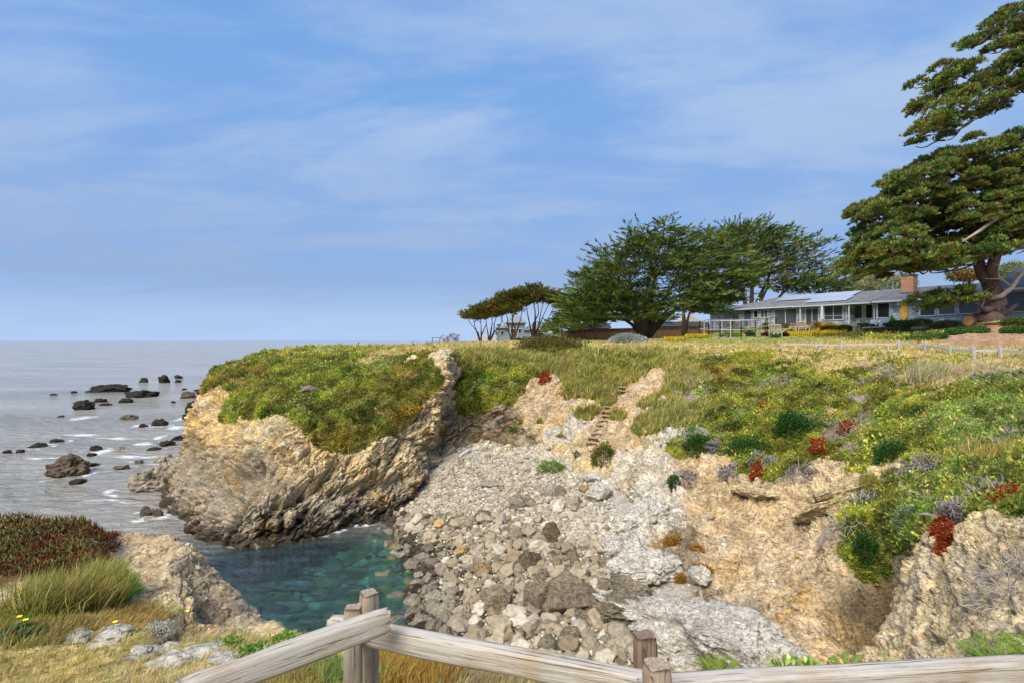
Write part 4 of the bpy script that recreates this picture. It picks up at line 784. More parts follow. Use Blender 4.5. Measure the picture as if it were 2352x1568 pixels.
def cypress(label, base, stems, polys, Y0, dep, nclump, cols, wind=(.3, 0, .2), mind=1.1, leaf=.42, nbr=11, group=None, drop=0, r0=.42, name='cypress_tree', spray=1.3, flat=.22, layer=0):
    base = np.array(base); o = thing(name, label, 'tree', base, group)
    cl = np.concatenate([crown_points(pl, nclump // len(polys), Y0, dep, mind, layer=layer) for pl in polys])
    mb = MB(); tops = []
    for (px, py, r_) in stems:
        tp = at(px, py, Y0 + rng.uniform(-.4, .4) * dep); m1 = base + (tp - base) * .35 + np.array([0, 0, .3]) + rng.normal(size=3) * .25; m2 = base + (tp - base) * .7 + rng.normal(size=3) * .3
        mb.tube([base - np.array([0, 0, .4]), base + (m1 - base) * .4, m1, m2, tp], [r0 * 1.25 * r_, r0 * r_, r0 * .75 * r_, r0 * .42 * r_, .05], 8); tops.append([base, m1, m2, tp])
    mb.build('trunk', M_BARK, o, True); mb = MB(); T = np.array([p for t_ in tops for s_ in np.linspace(.15, 1, 12) for p in [np.array([np.interp(s_, [0, .35, .7, 1], [q[k] for q in t_]) for k in range(3)])]])
    parts = []
    cl = cl[np.argsort([np.linalg.norm(T - c, axis=1).min() for c in cl])]
    for c in cl:
        dd_ = np.linalg.norm((T - c) * np.array([1, 1, 1.3]), axis=1) + 2.0 * np.maximum(T[:, 2] - c[2] + .3, 0); t0 = T[dd_.argmin()]; limb(mb, t0, c, .07, .02, .05); T = np.vstack([T, c[None]])
        outw = c - np.array([base[0], base[1], c[2]]); outw = outw / (np.linalg.norm(outw) + .5); D0 = unit(outw + np.array(wind) + np.array([0, 0, .12]))
        for _ in range(nbr):
            s0 = c + rng.normal(size=3) * np.array([.55, .55, flat * .6]) * spray * .8; D = unit(D0 + rng.normal(size=3) * np.array([.55, .55, .11])); Lb = spray * rng.uniform(.5, 1.1); k = 20
            t_ = rng.uniform(0, 1, k) ** .8; P = s0 + D * (t_ * Lb)[:, None] + rng.normal(size=(k, 3)) * np.array([.13, .13, .05]) * (1.1 - t_)[:, None] + np.array([0, 0, -1]) * (.14 * t_ ** 2 * drop)[:, None]
            shade = np.clip(pal(s0[None], cols, .35, 6, .2), .003, .5) * rng.uniform(.7, 1.35, (k, 1))
            parts.append(leaves(P, unit(D + rng.normal(size=(k, 3)) * .24 + np.array([0, 0, .1])), leaf * rng.uniform(.6, 1.3, k), leaf * .105, shade))
    mb.build('branch', M_BARK, o); V, F, C = join(parts); mesh_np('crown', V, F, M_TREE, C, o); return o
z4 = lambda x, y: (1317 + .2604 * x, 502 + .2604 * y)
CYP = [(.03, .06, .012), (.055, .10, .016), (.11, .155, .025), (.18, .20, .04), (.05, .085, .015)]
g1 = lambda px, py, Y: np.array([at(px, py, Y)[0], Y, ground_xy(at(px, py, Y)[0], Y)])
cyp1_polys = [[z4(*p) for p in ((60,620),(100,500),(250,385),(370,310),(490,185),(620,115),(740,80),(850,75),(860,170),(840,330),(700,520),(640,700),(440,720),(200,700))],
              [z4(*p) for p in ((850,210),(1000,195),(1230,180),(1190,290),(1330,370),(1430,420),(1440,620),(1380,710),(1150,750),(980,770),(860,700),(800,420))],
              [z4(*p) for p in ((0,700),(220,700),(640,690),(860,720),(760,860),(560,870),(420,860),(300,890),(60,930),(0,930))]]
cypress('large dark cypress with a fan of trunks before the board fence', g1(1480, 776, 68), [(1400,640,.8), (1440,600,.9), (1500,545,1.1), (1530,560,.9), (1570,590,.9), (1620,640,.8), (1380,700,.6), (1560,690,.7)], cyp1_polys, 68, 5.5, 430, CYP, (.1, 0, .10), .9, .46, 11, drop=1, r0=.45, spray=1.9, layer=1.15)
cypress('wind combed cypress with bare lower trunks behind the left end of the grey house', g1(1720, 750, 96), [(1690,600,1), (1740,560,1), (1790,580,1), (1830,640,.9), (1770,620,.8)],
        [[z4(*p) for p in ((1270,190),(1350,130),(1430,85),(1620,80),(1680,150),(1600,330),(1560,520),(1440,520),(1430,400),(1260,330))], [z4(*p) for p in ((1650,120),(1750,115),(1880,110),(1930,190),(2080,200),(2110,300),(2120,420),(2080,560),(1900,640),(1700,600),(1580,480))]], 96, 5, 190, CYP + [(.13, .12, .02)], (.75, 0, .5), 1.4, .55, 10, r0=.5, spray=2.1)
cypress('low cypress spreading over the roof ridge right of the wind combed one', g1(1900, 735, 98), [(1870,680,.7), (1930,665,.6)], [[z4(*p) for p in ((1880,620),(2050,560),(2230,520),(2340,560),(2352,640),(2100,650),(1900,690))], [(1900,650),(1930,640),(1960,655),(1990,668),(1960,680),(1900,690)]], 98, 4, 60, CYP, (.6, 0, .3), 1.4, .55, 9, r0=.35, spray=1.8)
cypress('slim trunked cypress standing between the board fence and the house', g1(1572, 766, 80), [(1565,690,1), (1590,670,.6)], [[z4(*p) for p in ((940,720),(1100,700),(1380,700),(1300,800),(1120,830),(1000,800))]], 82, 3, 55, CYP, (.2, 0, .0), 1.0, .42, 9, drop=1.2, r0=.4)
cypress('low dark cypress mass left of the large cypress', g1(1330, 770, 84), [(1310,720,.7), (1350,710,.7), (1290,740,.5)], [[(1258,762),(1268,735),(1300,720),(1335,690),(1370,690),(1380,740),(1345,762),(1300,770)]], 84, 4, 75, CYP, (-.1, 0, .05), 1.1, .45, 10, drop=1, r0=.35)
# four wind shaped trees on bare spreading stems
z3 = lambda x, y: (1041 + .15625 * x, 612.5 + .15625 * y)
WS = [(.12, .13, .025), (.07, .11, .02), (.20, .12, .03), (.11, .15, .03), (.15, .17, .03), (.24, .13, .035)]
def windtree(label, bx_, by_, stems, poly, n, Y):
    return cypress(label, g1(*z3(bx_, by_), Y), [(*z3(a, b), r_) for a, b, r_ in stems], [[z3(*p) for p in poly]], Y, 2.8, int(n * 2.2), WS, (-.15, 0, .25), .5, .36, 12, 'wind shaped trees at the point', 0, .2, 'wind_shaped_tree', 1.0)
windtree('leftmost low wind shaped tree with rust brown foliage and bare stems', 405, 1110, [(230,800,.5), (300,760,.7), (400,740,.7), (480,760,.6)], [(195,720),(290,660),(420,600),(480,640),(470,770),(330,770),(240,770)], 34, 88)
windtree('wind shaped tree second from left with a twisted trunk', 520, 1100, [(480,760,.6), (560,700,.8), (640,720,.7), (720,740,.7), (600,830,.6)], [(420,610),(560,540),(660,440),(740,430),(800,560),(760,680),(560,740),(470,740)], 46, 88)
windtree('wind shaped tree with a leaning forked trunk in the middle of the group', 870, 1110, [(760,640,.7), (850,600,.9), (930,640,.8), (1010,650,.8), (700,740,.5)], [(720,430),(900,385),(1020,360),(1060,520),(1000,640),(880,690),(780,640)], 46, 87)
windtree('tallest wind shaped tree at the right end of the group', 1180, 1050, [(1080,520,.8), (1170,480,1), (1240,470,.9), (1330,500,.7), (1420,520,.7), (1500,560,.6)], [(1020,370),(1130,300),(1240,330),(1400,390),(1520,420),(1610,520),(1560,640),(1500,560),(1300,520),(1080,540)], 60, 88)
for lb, p, Y, h, w_ in [('rust leaved sapling nearest the sea left of the wind shaped trees', (1052,785), 86, 1.1, 1.3), ('thin brown leaved sapling beside the wooden frame', (1030,788), 86, .8, 1.0)]:
    b = g1(*p, Y); o = thing('sapling', lb, 'sapling', b); mb = MB(); parts = []
    for _ in range(9):
        e = b + np.array([rng.uniform(-1, 1) * w_, rng.uniform(-.5, .5), h * rng.uniform(.7, 1.5)]); limb(mb, b, e, .03, .012, -.05); P = e + rng.normal(size=(14, 3)) * .14; parts.append(leaves(P, rdir(14), .22, .06, pal(P, [(.22, .08, .02), (.14, .1, .03)])))
    mb.build('stem', M_BARK, o); V, F, C = join(parts); mesh_np('foliage', V, F, M_TREE, C, o)
# small trees beyond the roof
def round_tree(label, px, py, Y, wpx, hpx, cols, n=6000, name='garden_tree', leaf=.35):
    c = at(px, py, Y); b = np.array([c[0], Y, 12.0]); o = thing(name, label, 'tree', b); mb = MB(); rx, rz = wpx / 2 / FP * Y, hpx / 2 / FP * Y
    for k in range(6): limb(mb, b, c + rng.normal(size=3) * np.array([rx, rx, rz]) * .5, .14, .03, -.05)
    mb.build('trunk', M_BARK, o)
    dr_ = rdir(n); P = dr_ * (rng.uniform(.3, 1, n) ** .5 * (1 + .4 * fbm(dr_ * 2.5 + c, 3)))[:, None] * np.array([rx, rx * .8, rz]) + c
    V, F, C = leaves(P, unit(dr_ * .5 + rdir(n) + np.array([0, 0, .5])), leaf * rng.uniform(.6, 1.3, n), leaf * .2, pal(P, cols, .6, 3, .35)); mesh_np('crown', V, F, M_TREE, C, o)
round_tree('pale olive green bushy tree behind the chimney', 2035, 655, 84, 130, 52, [(.20, .21, .09), (.28, .28, .14), (.13, .14, .05)], 5200)
round_tree('dark green tree crown right behind the chimney', 2000, 640, 90, 90, 34, CYP, 3000)
round_tree('rust tinged tree crown behind the roof near the pine trunk', 2215, 632, 80, 70, 30, [(.2, .12, .03), (.26, .17, .05), (.1, .09, .03)], 2500)
round_tree('light green tree crown showing beside the pine trunk', 2330, 632, 80, 70, 60, [(.22, .26, .09), (.14, .17, .05)], 3000)

# the big pine
PB = g1(2277, 748, 47); o = thing('pine_tree', 'huge pine with a leaning bulging trunk at the right edge of the lawn', 'tree', PB); pa = lambda px, py, dy=0: at(px, py, 47 + dy)
mb = MB()
def tub(pts, rs, n=10): mb.tube(pts, rs, n)
tub([PB - np.array([.7, 0, .5]), PB + np.array([-.1, 0, .35]), pa(2286, 725), pa(2292, 700), pa(2284, 672), pa(2274, 648)], [1.25, 1.0, .80, .66, .66, .62], 14)
tub([pa(2274, 652), pa(2256, 632, .2), pa(2247, 600, .5), pa(2238, 550, 1), pa(2200, 480, 1.5), pa(2160, 430, 2)], [.5, .44, .42, .36, .26, .10])
tub([pa(2276, 652), pa(2277, 620, -.3), pa(2290, 575, -.6), pa(2310, 500, -1), pa(2350, 380, -1), pa(2380, 240, -1), pa(2400, 60, 0), pa(2410, -100, 0)], [.5, .42, .40, .36, .34, .32, .26, .1])
tub([PB + np.array([-.3, -.1, .2]), PB + np.array([-1.3, -.3, -.05])], [.45, .2]); tub([pa(2284, 708, -.4), pa(2262, 712, -.8), pa(2252, 704, -.9), pa(2262, 690, -.9)], [.3, .24, .18, .06])
mb.build('trunk', M_BARKP, o, True)
mb = MB(); tub([pa(2280, 684, -.4), pa(2300, 680, -.8), pa(2325, 660, -1), pa(2345, 630, -1.2), pa(2368, 615, -1.4)], [.22, .2, .17, .13, .08]); tub([pa(2325, 660, -1), pa(2300, 640, -1.2), pa(2262, 640, -1.5)], [.10, .07, .03]); tub([pa(2345, 630, -1), pa(2310, 615, -1.2), pa(2280, 605, -1.4)], [.1, .06, .03])
tub([pa(2240, 606, -1), pa(2225, 560, -3), pa(2210, 548, -3.2)], [.1, .08, .04]); tub([pa(2290, 500, -2.5), pa(2250, 530, -3.5), pa(2210, 555, -3.8)], [.16, .12, .05]); mb.build('grey_limb', M_GREYW, o, True)
mb = MB(); spine = np.array([pa(2247, 600, .5), pa(2238, 550, 1), pa(2200, 480, 1.5), pa(2290, 575, -.6), pa(2310, 500, -1), pa(2330, 440, -1), pa(2350, 380, -1), pa(2365, 310, -1), pa(2380, 240, -1), pa(2390, 150, -.5), pa(2400, 60, 0), pa(2408, -60, 0)])
PPOLY = [([(2080,298),(2088,326),(2127,318),(2169,300),(2216,300),(2275,268),(2352,225),(2470,180),(2470,-120),(2380,-120),(2340,0),(2307,40),(2235,92),(2167,143),(2134,185),(2130,234),(2106,280)], 110),
         ([(2157,356),(2190,332),(2216,316),(2260,330),(2330,310),(2460,330),(2460,380),(2352,380),(2260,362),(2200,366)], 26),
         ([(1976,475),(1984,504),(2011,513),(2008,536),(2030,560),(2080,520),(2150,500),(2210,440),(2300,400),(2216,355),(2134,365),(2084,395),(2034,427),(2026,456)], 80),
         ([(2130,510),(2160,470),(2230,420),(2352,370),(2470,350),(2470,560),(2352,562),(2300,580),(2234,601),(2190,600),(2150,575),(2140,540)], 190),
         ([(2000,540),(2030,545),(2050,580),(2100,590),(2150,585),(2230,600),(2180,620),(2146,612),(2099,630),(2040,612),(1982,636),(1966,630),(1988,601),(1976,583)], 60),
         ([(2104,692),(2160,682),(2215,668),(2240,672),(2235,692),(2190,708),(2130,710)], 9)]
NP = [(.06, .11, .02), (.12, .19, .03), (.19, .27, .06), (.15, .14, .03), (.22, .18, .04), (.09, .14, .03), (.14, .22, .05)]
parts = []
for pi, (pl, n_) in enumerate(PPOLY):
    low = pi >= 5; cs = crown_points(pl, int(n_ * 1.35) if not low else n_, 47 if not low else 45.5, 3.6 if not low else .8, .82 if not low else .9)
    cs = cs[np.argsort([np.linalg.norm(spine - c, axis=1).min() for c in cs])]; nodes = spine if not low else np.array([pa(2290, 655, -.8)])
    for c in cs:
        dd_ = np.linalg.norm(nodes - c, axis=1) + 1.2 * np.maximum(nodes[:, 2] - c[2] - .5, 0); t0 = nodes[dd_.argmin()]; nodes = np.vstack([nodes, c[None] - np.array([0, 0, .25])])
        limb(mb, t0, c - np.array([0, 0, .3]), .09, .03, .05, 6, 5, .08)
        k = 84; dr_ = rdir(k); dr_[:, 2] = np.abs(dr_[:, 2]) * .95 - .2 + .25 * dr_[:, 0]; P = c + dr_ * rng.uniform(.4, 1, (k, 1)) * np.array([1.0, 1.0, .72]) * rng.uniform(.65, 1.2)
        col_ = np.repeat(pal(P, NP, .45, 11, .3), 9, 0); U = np.repeat(unit(dr_ * .6 + np.array([0, 0, .7])), 9, 0); Pk = np.repeat(P, 9, 0)
        parts.append(leaves(Pk, unit(U + rdir(len(Pk)) * .75), .34 * rng.uniform(.7, 1.2, len(Pk)), .036, col_ * rng.uniform(.75, 1.25, (len(Pk), 1))))
mb.build('branch', M_BARKP, o); V, F, C = join(parts); mesh_np('crown', V, F, M_TREE, C, o)
# ------------------------------------------------------------------ rocks
def ico(sub):
    t = (1 + 5 ** .5) / 2; v = [(-1, t, 0), (1, t, 0), (-1, -t, 0), (1, -t, 0), (0, -1, t), (0, 1, t), (0, -1, -t), (0, 1, -t), (t, 0, -1), (t, 0, 1), (-t, 0, -1), (-t, 0, 1)]
    f = [(0, 11, 5), (0, 5, 1), (0, 1, 7), (0, 7, 10), (0, 10, 11), (1, 5, 9), (5, 11, 4), (11, 10, 2), (10, 7, 6), (7, 1, 8), (3, 9, 4), (3, 4, 2), (3, 2, 6), (3, 6, 8), (3, 8, 9), (4, 9, 5), (2, 4, 11), (6, 2, 10), (8, 6, 7), (9, 8, 1)]
    v = [np.array(p) / np.linalg.norm(p) for p in v]
    for _ in range(sub):
        c = {}; nf = []
        def md(a, b):
            k = (min(a, b), max(a, b))
            if k not in c: q = v[a] + v[b]; v.append(q / np.linalg.norm(q)); c[k] = len(v) - 1
            return c[k]
        for a, b, d in f: ab, bd, da = md(a, b), md(b, d), md(d, a); nf += [(a, ab, da), (b, bd, ab), (d, da, bd), (ab, bd, da)]
        f = nf
    return np.array(v), np.array(f)
ICO = {k: ico(k) for k in (1, 2, 3, 4, 5)}
def rock_shape(sub, seed, rough=.3, block=.3, fine=.06, fr=1.3):
    v, f = ICO[sub]; r_ = np.random.default_rng(seed); P = v.copy(); o_ = r_.uniform(0, 90, 3)
    for _ in range(int(7 * block * 3)):      # chip flat faces
        nrm = unit(r_.normal(size=3)); d = r_.uniform(.62, .92); s_ = P @ nrm; P = P - np.maximum(s_ - d, 0)[:, None] * nrm
    rr = 1 + rough * fbm(v * fr + o_, 3) + fine * fbm(v * 6 + o_, 3); return P * rr[:, None], f
STONE_C = [(.28, .23, .155), (.42, .37, .285), (.19, .148, .095), (.31, .265, .195), (.36, .235, .10)]
M_ST = [mat('stone_' + n_, c, .9, .32, 3.2, .6, objvar=.28, bscale=12, spec=.2) for n_, c in zip(('tan', 'pale', 'brown', 'grey', 'ochre'), STONE_C)]
M_WET = mat('wet_stone', (.07, .052, .032), .55, .6, 7, .9, objvar=.3, c2=(.34, .285, .20), spec=.4)
M_WHITE = mat('pale_ledge_rock', (.50, .455, .38), .9, .45, 2.2, 1.0, bscale=9, c2=(.66, .61, .52), spec=.2)
M_DARKST = mat('dark_boulder', (.27, .225, .165), .9, .4, 2.4, 1.0, bscale=8, c2=(.37, .32, .25), spec=.2)
M_SEAR = mat('sea_rock', (.012, .010, .008), .7, .5, 3, .9, c2=(.035, .026, .018), spec=.2)
M_SEAB = mat('sea_rock_brown', (.06, .042, .028), .8, .5, 1.6, 1, c2=(.14, .105, .07), spec=.3)
M_SEAP = mat('sea_rock_pale', (.12, .085, .055), .8, .6, 1.8, 1, c2=(.40, .34, .26), spec=.3)
BASEC = {M_ST[k].name: STONE_C[k] for k in range(5)}; BASEC.update({M_WHITE.name: (.64, .60, .51), M_DARKST.name: (.255, .21, .145), M_WET.name: (.06, .045, .03)})
M_ROCKS = mat_rock('boulder_rock', 1.0, 9)
def rock_cols(P, m_):
    c = np.array(BASEC[m_.name]) * (1 + .45 * fbm(P * 1.8, 4))[:, None] * (1 + .25 * fbm(P * 7, 3))[:, None]
    if m_ is M_WET: k = np.clip(fbm(P * 5 + 3, 3) * 6 - 1.2, 0, 1)[:, None]; c = c * (1 - k) + k * np.array([.34, .28, .19])
    return np.clip(c, .008, .85)
PROTO = []
for k in range(12):
    V, F = rock_shape(3, 100 + k, .46, .5 if k % 3 else .9, .07, 1.6); V = V * np.random.default_rng(k).uniform(.75, 1.1, 3) * np.array([1, .85, .72])
    me = bpy.data.meshes.new('cobble'); me.from_pydata(V.tolist(), [], F.tolist()); me.validate()
    for p in me.polygons: p.use_smooth = True
    PROTO.append(me)
# boulders one can tell apart: (px0, px1, py0, py1, material, blockiness, label)
BOULD = [(1252,1370,1322,1418,M_DARKST,.9,'biggest dark cracked boulder in the middle of the beach stones'), (1204,1274,1342,1412,M_DARKST,.8,'tilted dark slab leaning on the left of the biggest boulder'), (1110,1172,1352,1404,M_ST[0],.1,'large smooth rounded boulder left of the dark tilted slab'),
 (1246,1286,1203,1250,M_ST[2],.5,'rusty brown split boulder at the top of the cobble heap'), (1190,1240,1264,1312,M_ST[2],.5,'brown angular boulder below the rusty split one'), (1092,1130,1294,1322,M_ST[4],.2,'ochre rounded boulder among the grey cobbles'),
 (1330,1353,1114,1133,M_ST[4],.4,'small yellow boulder left of the white block'), (1346,1404,1108,1154,M_WHITE,.9,'white angular block at the foot of the spur'), (1168,1208,1139,1172,M_ST[3],.6,'grey boulder standing alone on the pale shingle'), (1206,1228,1140,1164,M_ST[3],.5,'small grey boulder right beside the lone shingle boulder'),
 (1270,1298,1115,1142,M_ST[3],.6,'grey boulder left of the yellow one'), (1300,1340,1140,1168,M_ST[1],.4,'pale grey boulder below the yellow one'), (1238,1283,1458,1508,M_ST[3],.9,'pointed grey boulder above the middle rail'), (1094,1124,1172,1200,M_ST[2],.5,'brown grey boulder on the upper cobbles'),
 (1536,1612,1503,1560,M_WHITE,.9,'white pyramid shaped rock behind the right rail posts'), (1370,1420,1330,1362,M_DARKST,.6,'grey brown boulder behind the biggest one'), (1320,1380,1404,1440,M_DARKST,.7,'low brown boulder below the biggest one'), (1290,1330,1440,1480,M_ST[0],.5,'tan boulder below the low brown one'),
 (1108,1150,1100,1118,M_ST[1],.4,'flat pale boulder at the top of the shingle'), (1230,1262,1312,1336,M_ST[0],.3,'tan rounded stone above the dark tilted slab'), (1024,1060,1190,1212,M_ST[2],.4,'brown boulder at the edge of the shingle'), (1240,1275,1118,1142,M_ST[1],.6,'pale boulder below the bright green clump'), (1345,1385,1086,1106,M_WHITE,.6,'white rock beside the weedy bush')]
def rock_px(name, label, cat, box, matx, block, sub=4, group=None, rough=.28, dep=.85, lift=.5):
    x0, x1, y0, y1 = box; c = ground_px((x0 + x1) / 2, (y0 + y1) / 2 + (y1 - y0) * .25)
    if c is None: return
    d = c[1]; rx = (x1 - x0) / 2 / FP * d; rz = (y1 - y0) / 2 / FP * d
    V, F = rock_shape(sub, int(x0 * 7 + y0), rough, block, .07, 1.4); e = V.max(0) - V.min(0); V = V / (e / 2) * np.array([rx, rx * dep, rz * 1.05])
    V = V * (1.18 if name == 'boulder' else 1); c = c + np.array([0, 0, rz * lift]); o = mesh_np(name, V + c, F, M_ROCKS, rock_cols(V + c, matx), smooth=block < .5, origin=c); return tag(o, label, cat, group)
for k, (x0, x1, y0, y1, lb) in enumerate([(130,215,1440,1470,'pale rounded rock at the left of the stony bluff rim'), (215,300,1436,1462,'white rock on the stony bluff rim before the straw grass'), (340,440,1494,1526,'flat pale rock left of the dry stalks'), (415,520,1474,1504,'largest pale flat rock on the bluff rim'), (480,560,1498,1520,'white flat rock at the rim by the left rail'), (300,350,1476,1496,'small pale rock below the white flowered cushion'), (20,70,1385,1410,'white rock in the straw below the ice plant'), (560,610,1496,1512,'small white rock beside the green weeds at the rim'), (150,200,1385,1400,'grey white rock between ice plant and green tuft')]):
    rock_px('rock', lb, 'rock', (x0, x1, y0, y1), M_WHITE, .6, 4, lift=.1)
keep_out = []
for x0, x1, y0, y1, m_, bl, lb in BOULD: rock_px('boulder', lb, 'boulder', (x0, x1, y0, y1), m_, bl); keep_out.append(((x0 + x1) / 2, (y0 + y1) / 2, (x1 - x0) / 2 * 1.1, (y1 - y0) / 2 * 1.1))
rock_px('boulder', 'grey rock lying on the green headland slope', 'boulder', (690,730,884,906), M_DARKST, .8)
# slanting pale ledges: long slabs of rock, ends given by line of sight
def ledge(label, a, b, wd, ht, m_, seed):
    A, B = ground_px(*a), ground_px(*b)
    if A is None or B is None: return
    c = (A + B) / 2 + np.array([0, 0, .28]); x = B - A; ln = np.linalg.norm(x); x = x / ln; y = unit(np.cross([0, 0, 1], x)); z = np.cross(x, y)
    V, F = rock_shape(5, seed, .30, .55, .10, 2.2); V = V * np.array([ln * .56, wd, ht]); Vq = V * np.array([.8, 2.4, 2.4]) + seed; q1, qe = cells(Vq); sr = fbm(V * np.array([.45, 4.5, 4.5]) + seed, 4, .6, True); V = V * (1 + .20 * sr + .10 * (q1 - .5))[:, None]; V[:, 2] += .10 * np.sin(V[:, 1] * 5 / wd + 1.2 * fbm(V * .8, 2)) * ht * 2
    o = mesh_np('rock_ledge', V[:, :1] * x + V[:, 1:2] * y + V[:, 2:] * z + c, F, M_ROCKS, rock_cols(V * 1.0 + c, m_), smooth=True, origin=c); tag(o, label, 'rock ledge')
ledge('long pale slanting rock ledge running down behind the right rail posts', (1400,1392), (1680,1520), .75, .5, M_WHITE, 5)
ledge('wide pale rock ledge at the foot of the bare tan slope', (1600,1440), (1790,1545), 1.25, .55, M_WHITE, 9)
ledge('pale humped ledge above the long slanting one', (1415,1330), (1545,1318), .9, .55, M_WHITE, 13)
ledge('grey humped ledge at the top of the slanting rocks', (1388,1292), (1470,1270), .8, .55, M_WHITE, 17)
ledge('grey brown ledge beside the biggest dark boulder', (1370,1400), (1490,1450), .6, .45, M_DARKST, 21)
ledge('grey shelf between the biggest boulder and the long ledge', (1400,1362), (1500,1400), .5, .4, M_DARKST, 25)
ledge('pale low ledge nearest the right rail posts', (1470,1470), (1600,1530), .6, .4, M_WHITE, 29)
M_TAN = mat('tan_ledge_rock', (.5, .4, .25)); BASEC[M_TAN.name] = (.62, .49, .28)
ledge('layered yellow tan rock shelf in the bare slope below the spiky grass clump', (1845,1205), (1965,1150), .55, .22, M_TAN, 41)
ledge('upper layered tan rock shelf just under the spiky grass clump', (1880,1165), (1985,1125), .5, .22, M_TAN, 45)
ledge('small tan rock rib at the top of the bare slope', (1690,1135), (1770,1150), .4, .2, M_TAN, 49)
ledge('grey rock poking out at the foot of the tan slope', (1590,1330), (1630,1350), .35, .25, M_WHITE, 53)
ledge('streaked white rock at the foot of the spur', (1430,1230), (1520,1180), .8, .5, M_WHITE, 33)

# cobbles: sizes and kinds by place on the beach
cob = []
NC = 36000
cx_ = rng.uniform(-12, 9, NC); cy_ = rng.uniform(12.5, 37, NC); cz_ = beach_z(cx_, cy_); cp_ = proj(np.stack([cx_, cy_, cz_], 1)); occ = {}
order = rng.permutation(NC); szs = np.clip(rng.lognormal(-2.12, .52, NC) * (1 + .22 * np.clip((cp_[:, 1] - 1200) / 250, 0, 1)), .06, .46)
order = order[np.argsort(-szs[order], kind='stable')]
for i in order:
    px, py = cp_[i]; s_ = szs[i]; z = cz_[i]
    upper = py < 1180 + .35 * max(0, px - 1150)            # pale fine shingle high on the beach
    if upper:
        if s_ > .2 and rng.uniform() < .93: continue
        if rng.uniform() < .35: continue
    if z < -.85 or not (860 < px < 1640) or py > 1600: continue
    if px > 1400 + (py - 1200) * .35: continue
    if z < -.15 and rng.uniform() < .45: continue
    bl = BL.ray_cast(Vector((cx_[i], cy_[i], 40)), Vector((0, 0, -1)))[0]
    if bl is not None and bl.z > z + .3: continue
    if any(((px - a) / (c_ * .85)) ** 2 + ((py - b) / (d_ * .85)) ** 2 < 1 for a, b, c_, d_ in keep_out): continue
    g = (int(cx_[i] // .6), int(cy_[i] // .6)); bad = False
    for gx in (-1, 0, 1):
        for gy in (-1, 0, 1):
            for (qx, qy, qs) in occ.get((g[0] + gx, g[1] + gy), ()):
                if (qx - cx_[i]) ** 2 + (qy - cy_[i]) ** 2 < (.64 * (qs + s_)) ** 2: bad = True; break
            if bad: break
        if bad: break
    if bad: continue
    occ.setdefault(g, []).append((cx_[i], cy_[i], s_)); cob.append((cx_[i], cy_[i], z, s_, px, py, upper))
cob.sort(key=lambda c: -c[3] / c[1])
def kind_of(c):
    x, y, z, s_, px, py, up = c
    if z < .28 + .2 * rng.uniform(-1, 1) and px < 1120: return 5
    if up: return int(rng.choice([1, 3, 1, 1]))
    return int(rng.choice([0, 0, 3, 1, 2, 0, 3, 4], p=[.2, .18, .2, .12, .12, .08, .07, .03]))
CLAB = ['tan rounded cobble in the heap at the head of the cove', 'pale cream cobble in the heap at the head of the cove', 'brown cobble in the heap at the head of the cove', 'grey cobble in the heap at the head of the cove', 'ochre yellow cobble in the heap at the head of the cove', 'dark wet weedy cobble at the edge of the cove water']
CGRP = ['tan cobbles', 'pale cobbles', 'brown cobbles', 'grey cobbles', 'ochre cobbles', 'wet dark cobbles']
MATS6 = M_ST + [M_WET]; KP = {}
for c in cob[:300]:
    x, y, z, s_, px, py, up = c; k = kind_of(c); me = PROTO[int(rng.integers(12))]
    key = (k, me.name)
    if key not in KP:
        m2 = me.copy(); m2.materials.append(MATS6[k]); KP[key] = m2
    o = bpy.data.objects.new('cobble', KP[key]); COL.objects.link(o); o.location = (x, y, z + s_ * .28); o.scale = (s_, s_, s_); o.rotation_euler = (rng.normal() * .35, rng.normal() * .35, rng.uniform(0, 6.28)); tag(o, CLAB[k], 'cobble', CGRP[k])
def stone_field(name, items, sub, mfun):
    Vp, Fp, Cp = [], [], []; b = 0; pr_ = [rock_shape(sub, 300 + q, .34, .3, 0, 1.2) for q in range(10)]
    for (x, y, z, s_, c_) in items:
        V, F = pr_[int(rng.integers(10))]; a = rng.uniform(0, 6.28); R_ = np.array([[math.cos(a), -math.sin(a), 0], [math.sin(a), math.cos(a), 0], [0, 0, 1]])
        V = (V * np.array([1, .8, .68]) * rng.uniform(.8, 1.15, 3)) @ R_.T * s_ + np.array([x, y, z]); Vp.append(V); Fp.append(F + b); b += len(V); Cp.append(np.tile(c_, (len(V), 1)))
    o = mesh_np(name, np.concatenate(Vp), np.concatenate(Fp), mfun, np.concatenate(Cp), smooth=True); return tag(o, kind='stuff')
M_STV = mat_rock('cobble_rock', .5, 14)
KC = np.array(STONE_C + [(.07, .055, .035)])
stone_field('cobble_field', [(x, y, z + s_ * .25, s_, KC[kind_of((x, y, z, s_, px, py, up))] * rng.uniform(.75, 1.2)) for (x, y, z, s_, px, py, up) in cob[300:]], 2, M_STV)
# fine shingle and gravel between
sh = []
for _ in range(16000):
    px, py = rng.uniform(900, 1640), rng.uniform(1035, 1560)
    if px > 1430 + (py - 1200) * .45 or px < 1020 - (py - 1045) * .55: continue
    Y = None; z = 1.5
    for _k in range(5): Y = (CZ - z) * FP / (py - CY); x = (px - CX) / FP * Y; z = float(beach_z(np.array(x), np.array(Y)))
    s_ = float(np.clip(rng.lognormal(-2.75, .35), .03, .16)) * (1 if py < 1250 else .85)
    if z < .1: continue
    sh.append((x, Y, z + s_ * .35, s_, np.array([.58, .53, .44]) * rng.uniform(.55, 1.25) * (np.array([1.0, .95, .86]) if rng.uniform() < .35 else 1)))
stone_field('shingle', sh, 1, M_STV)
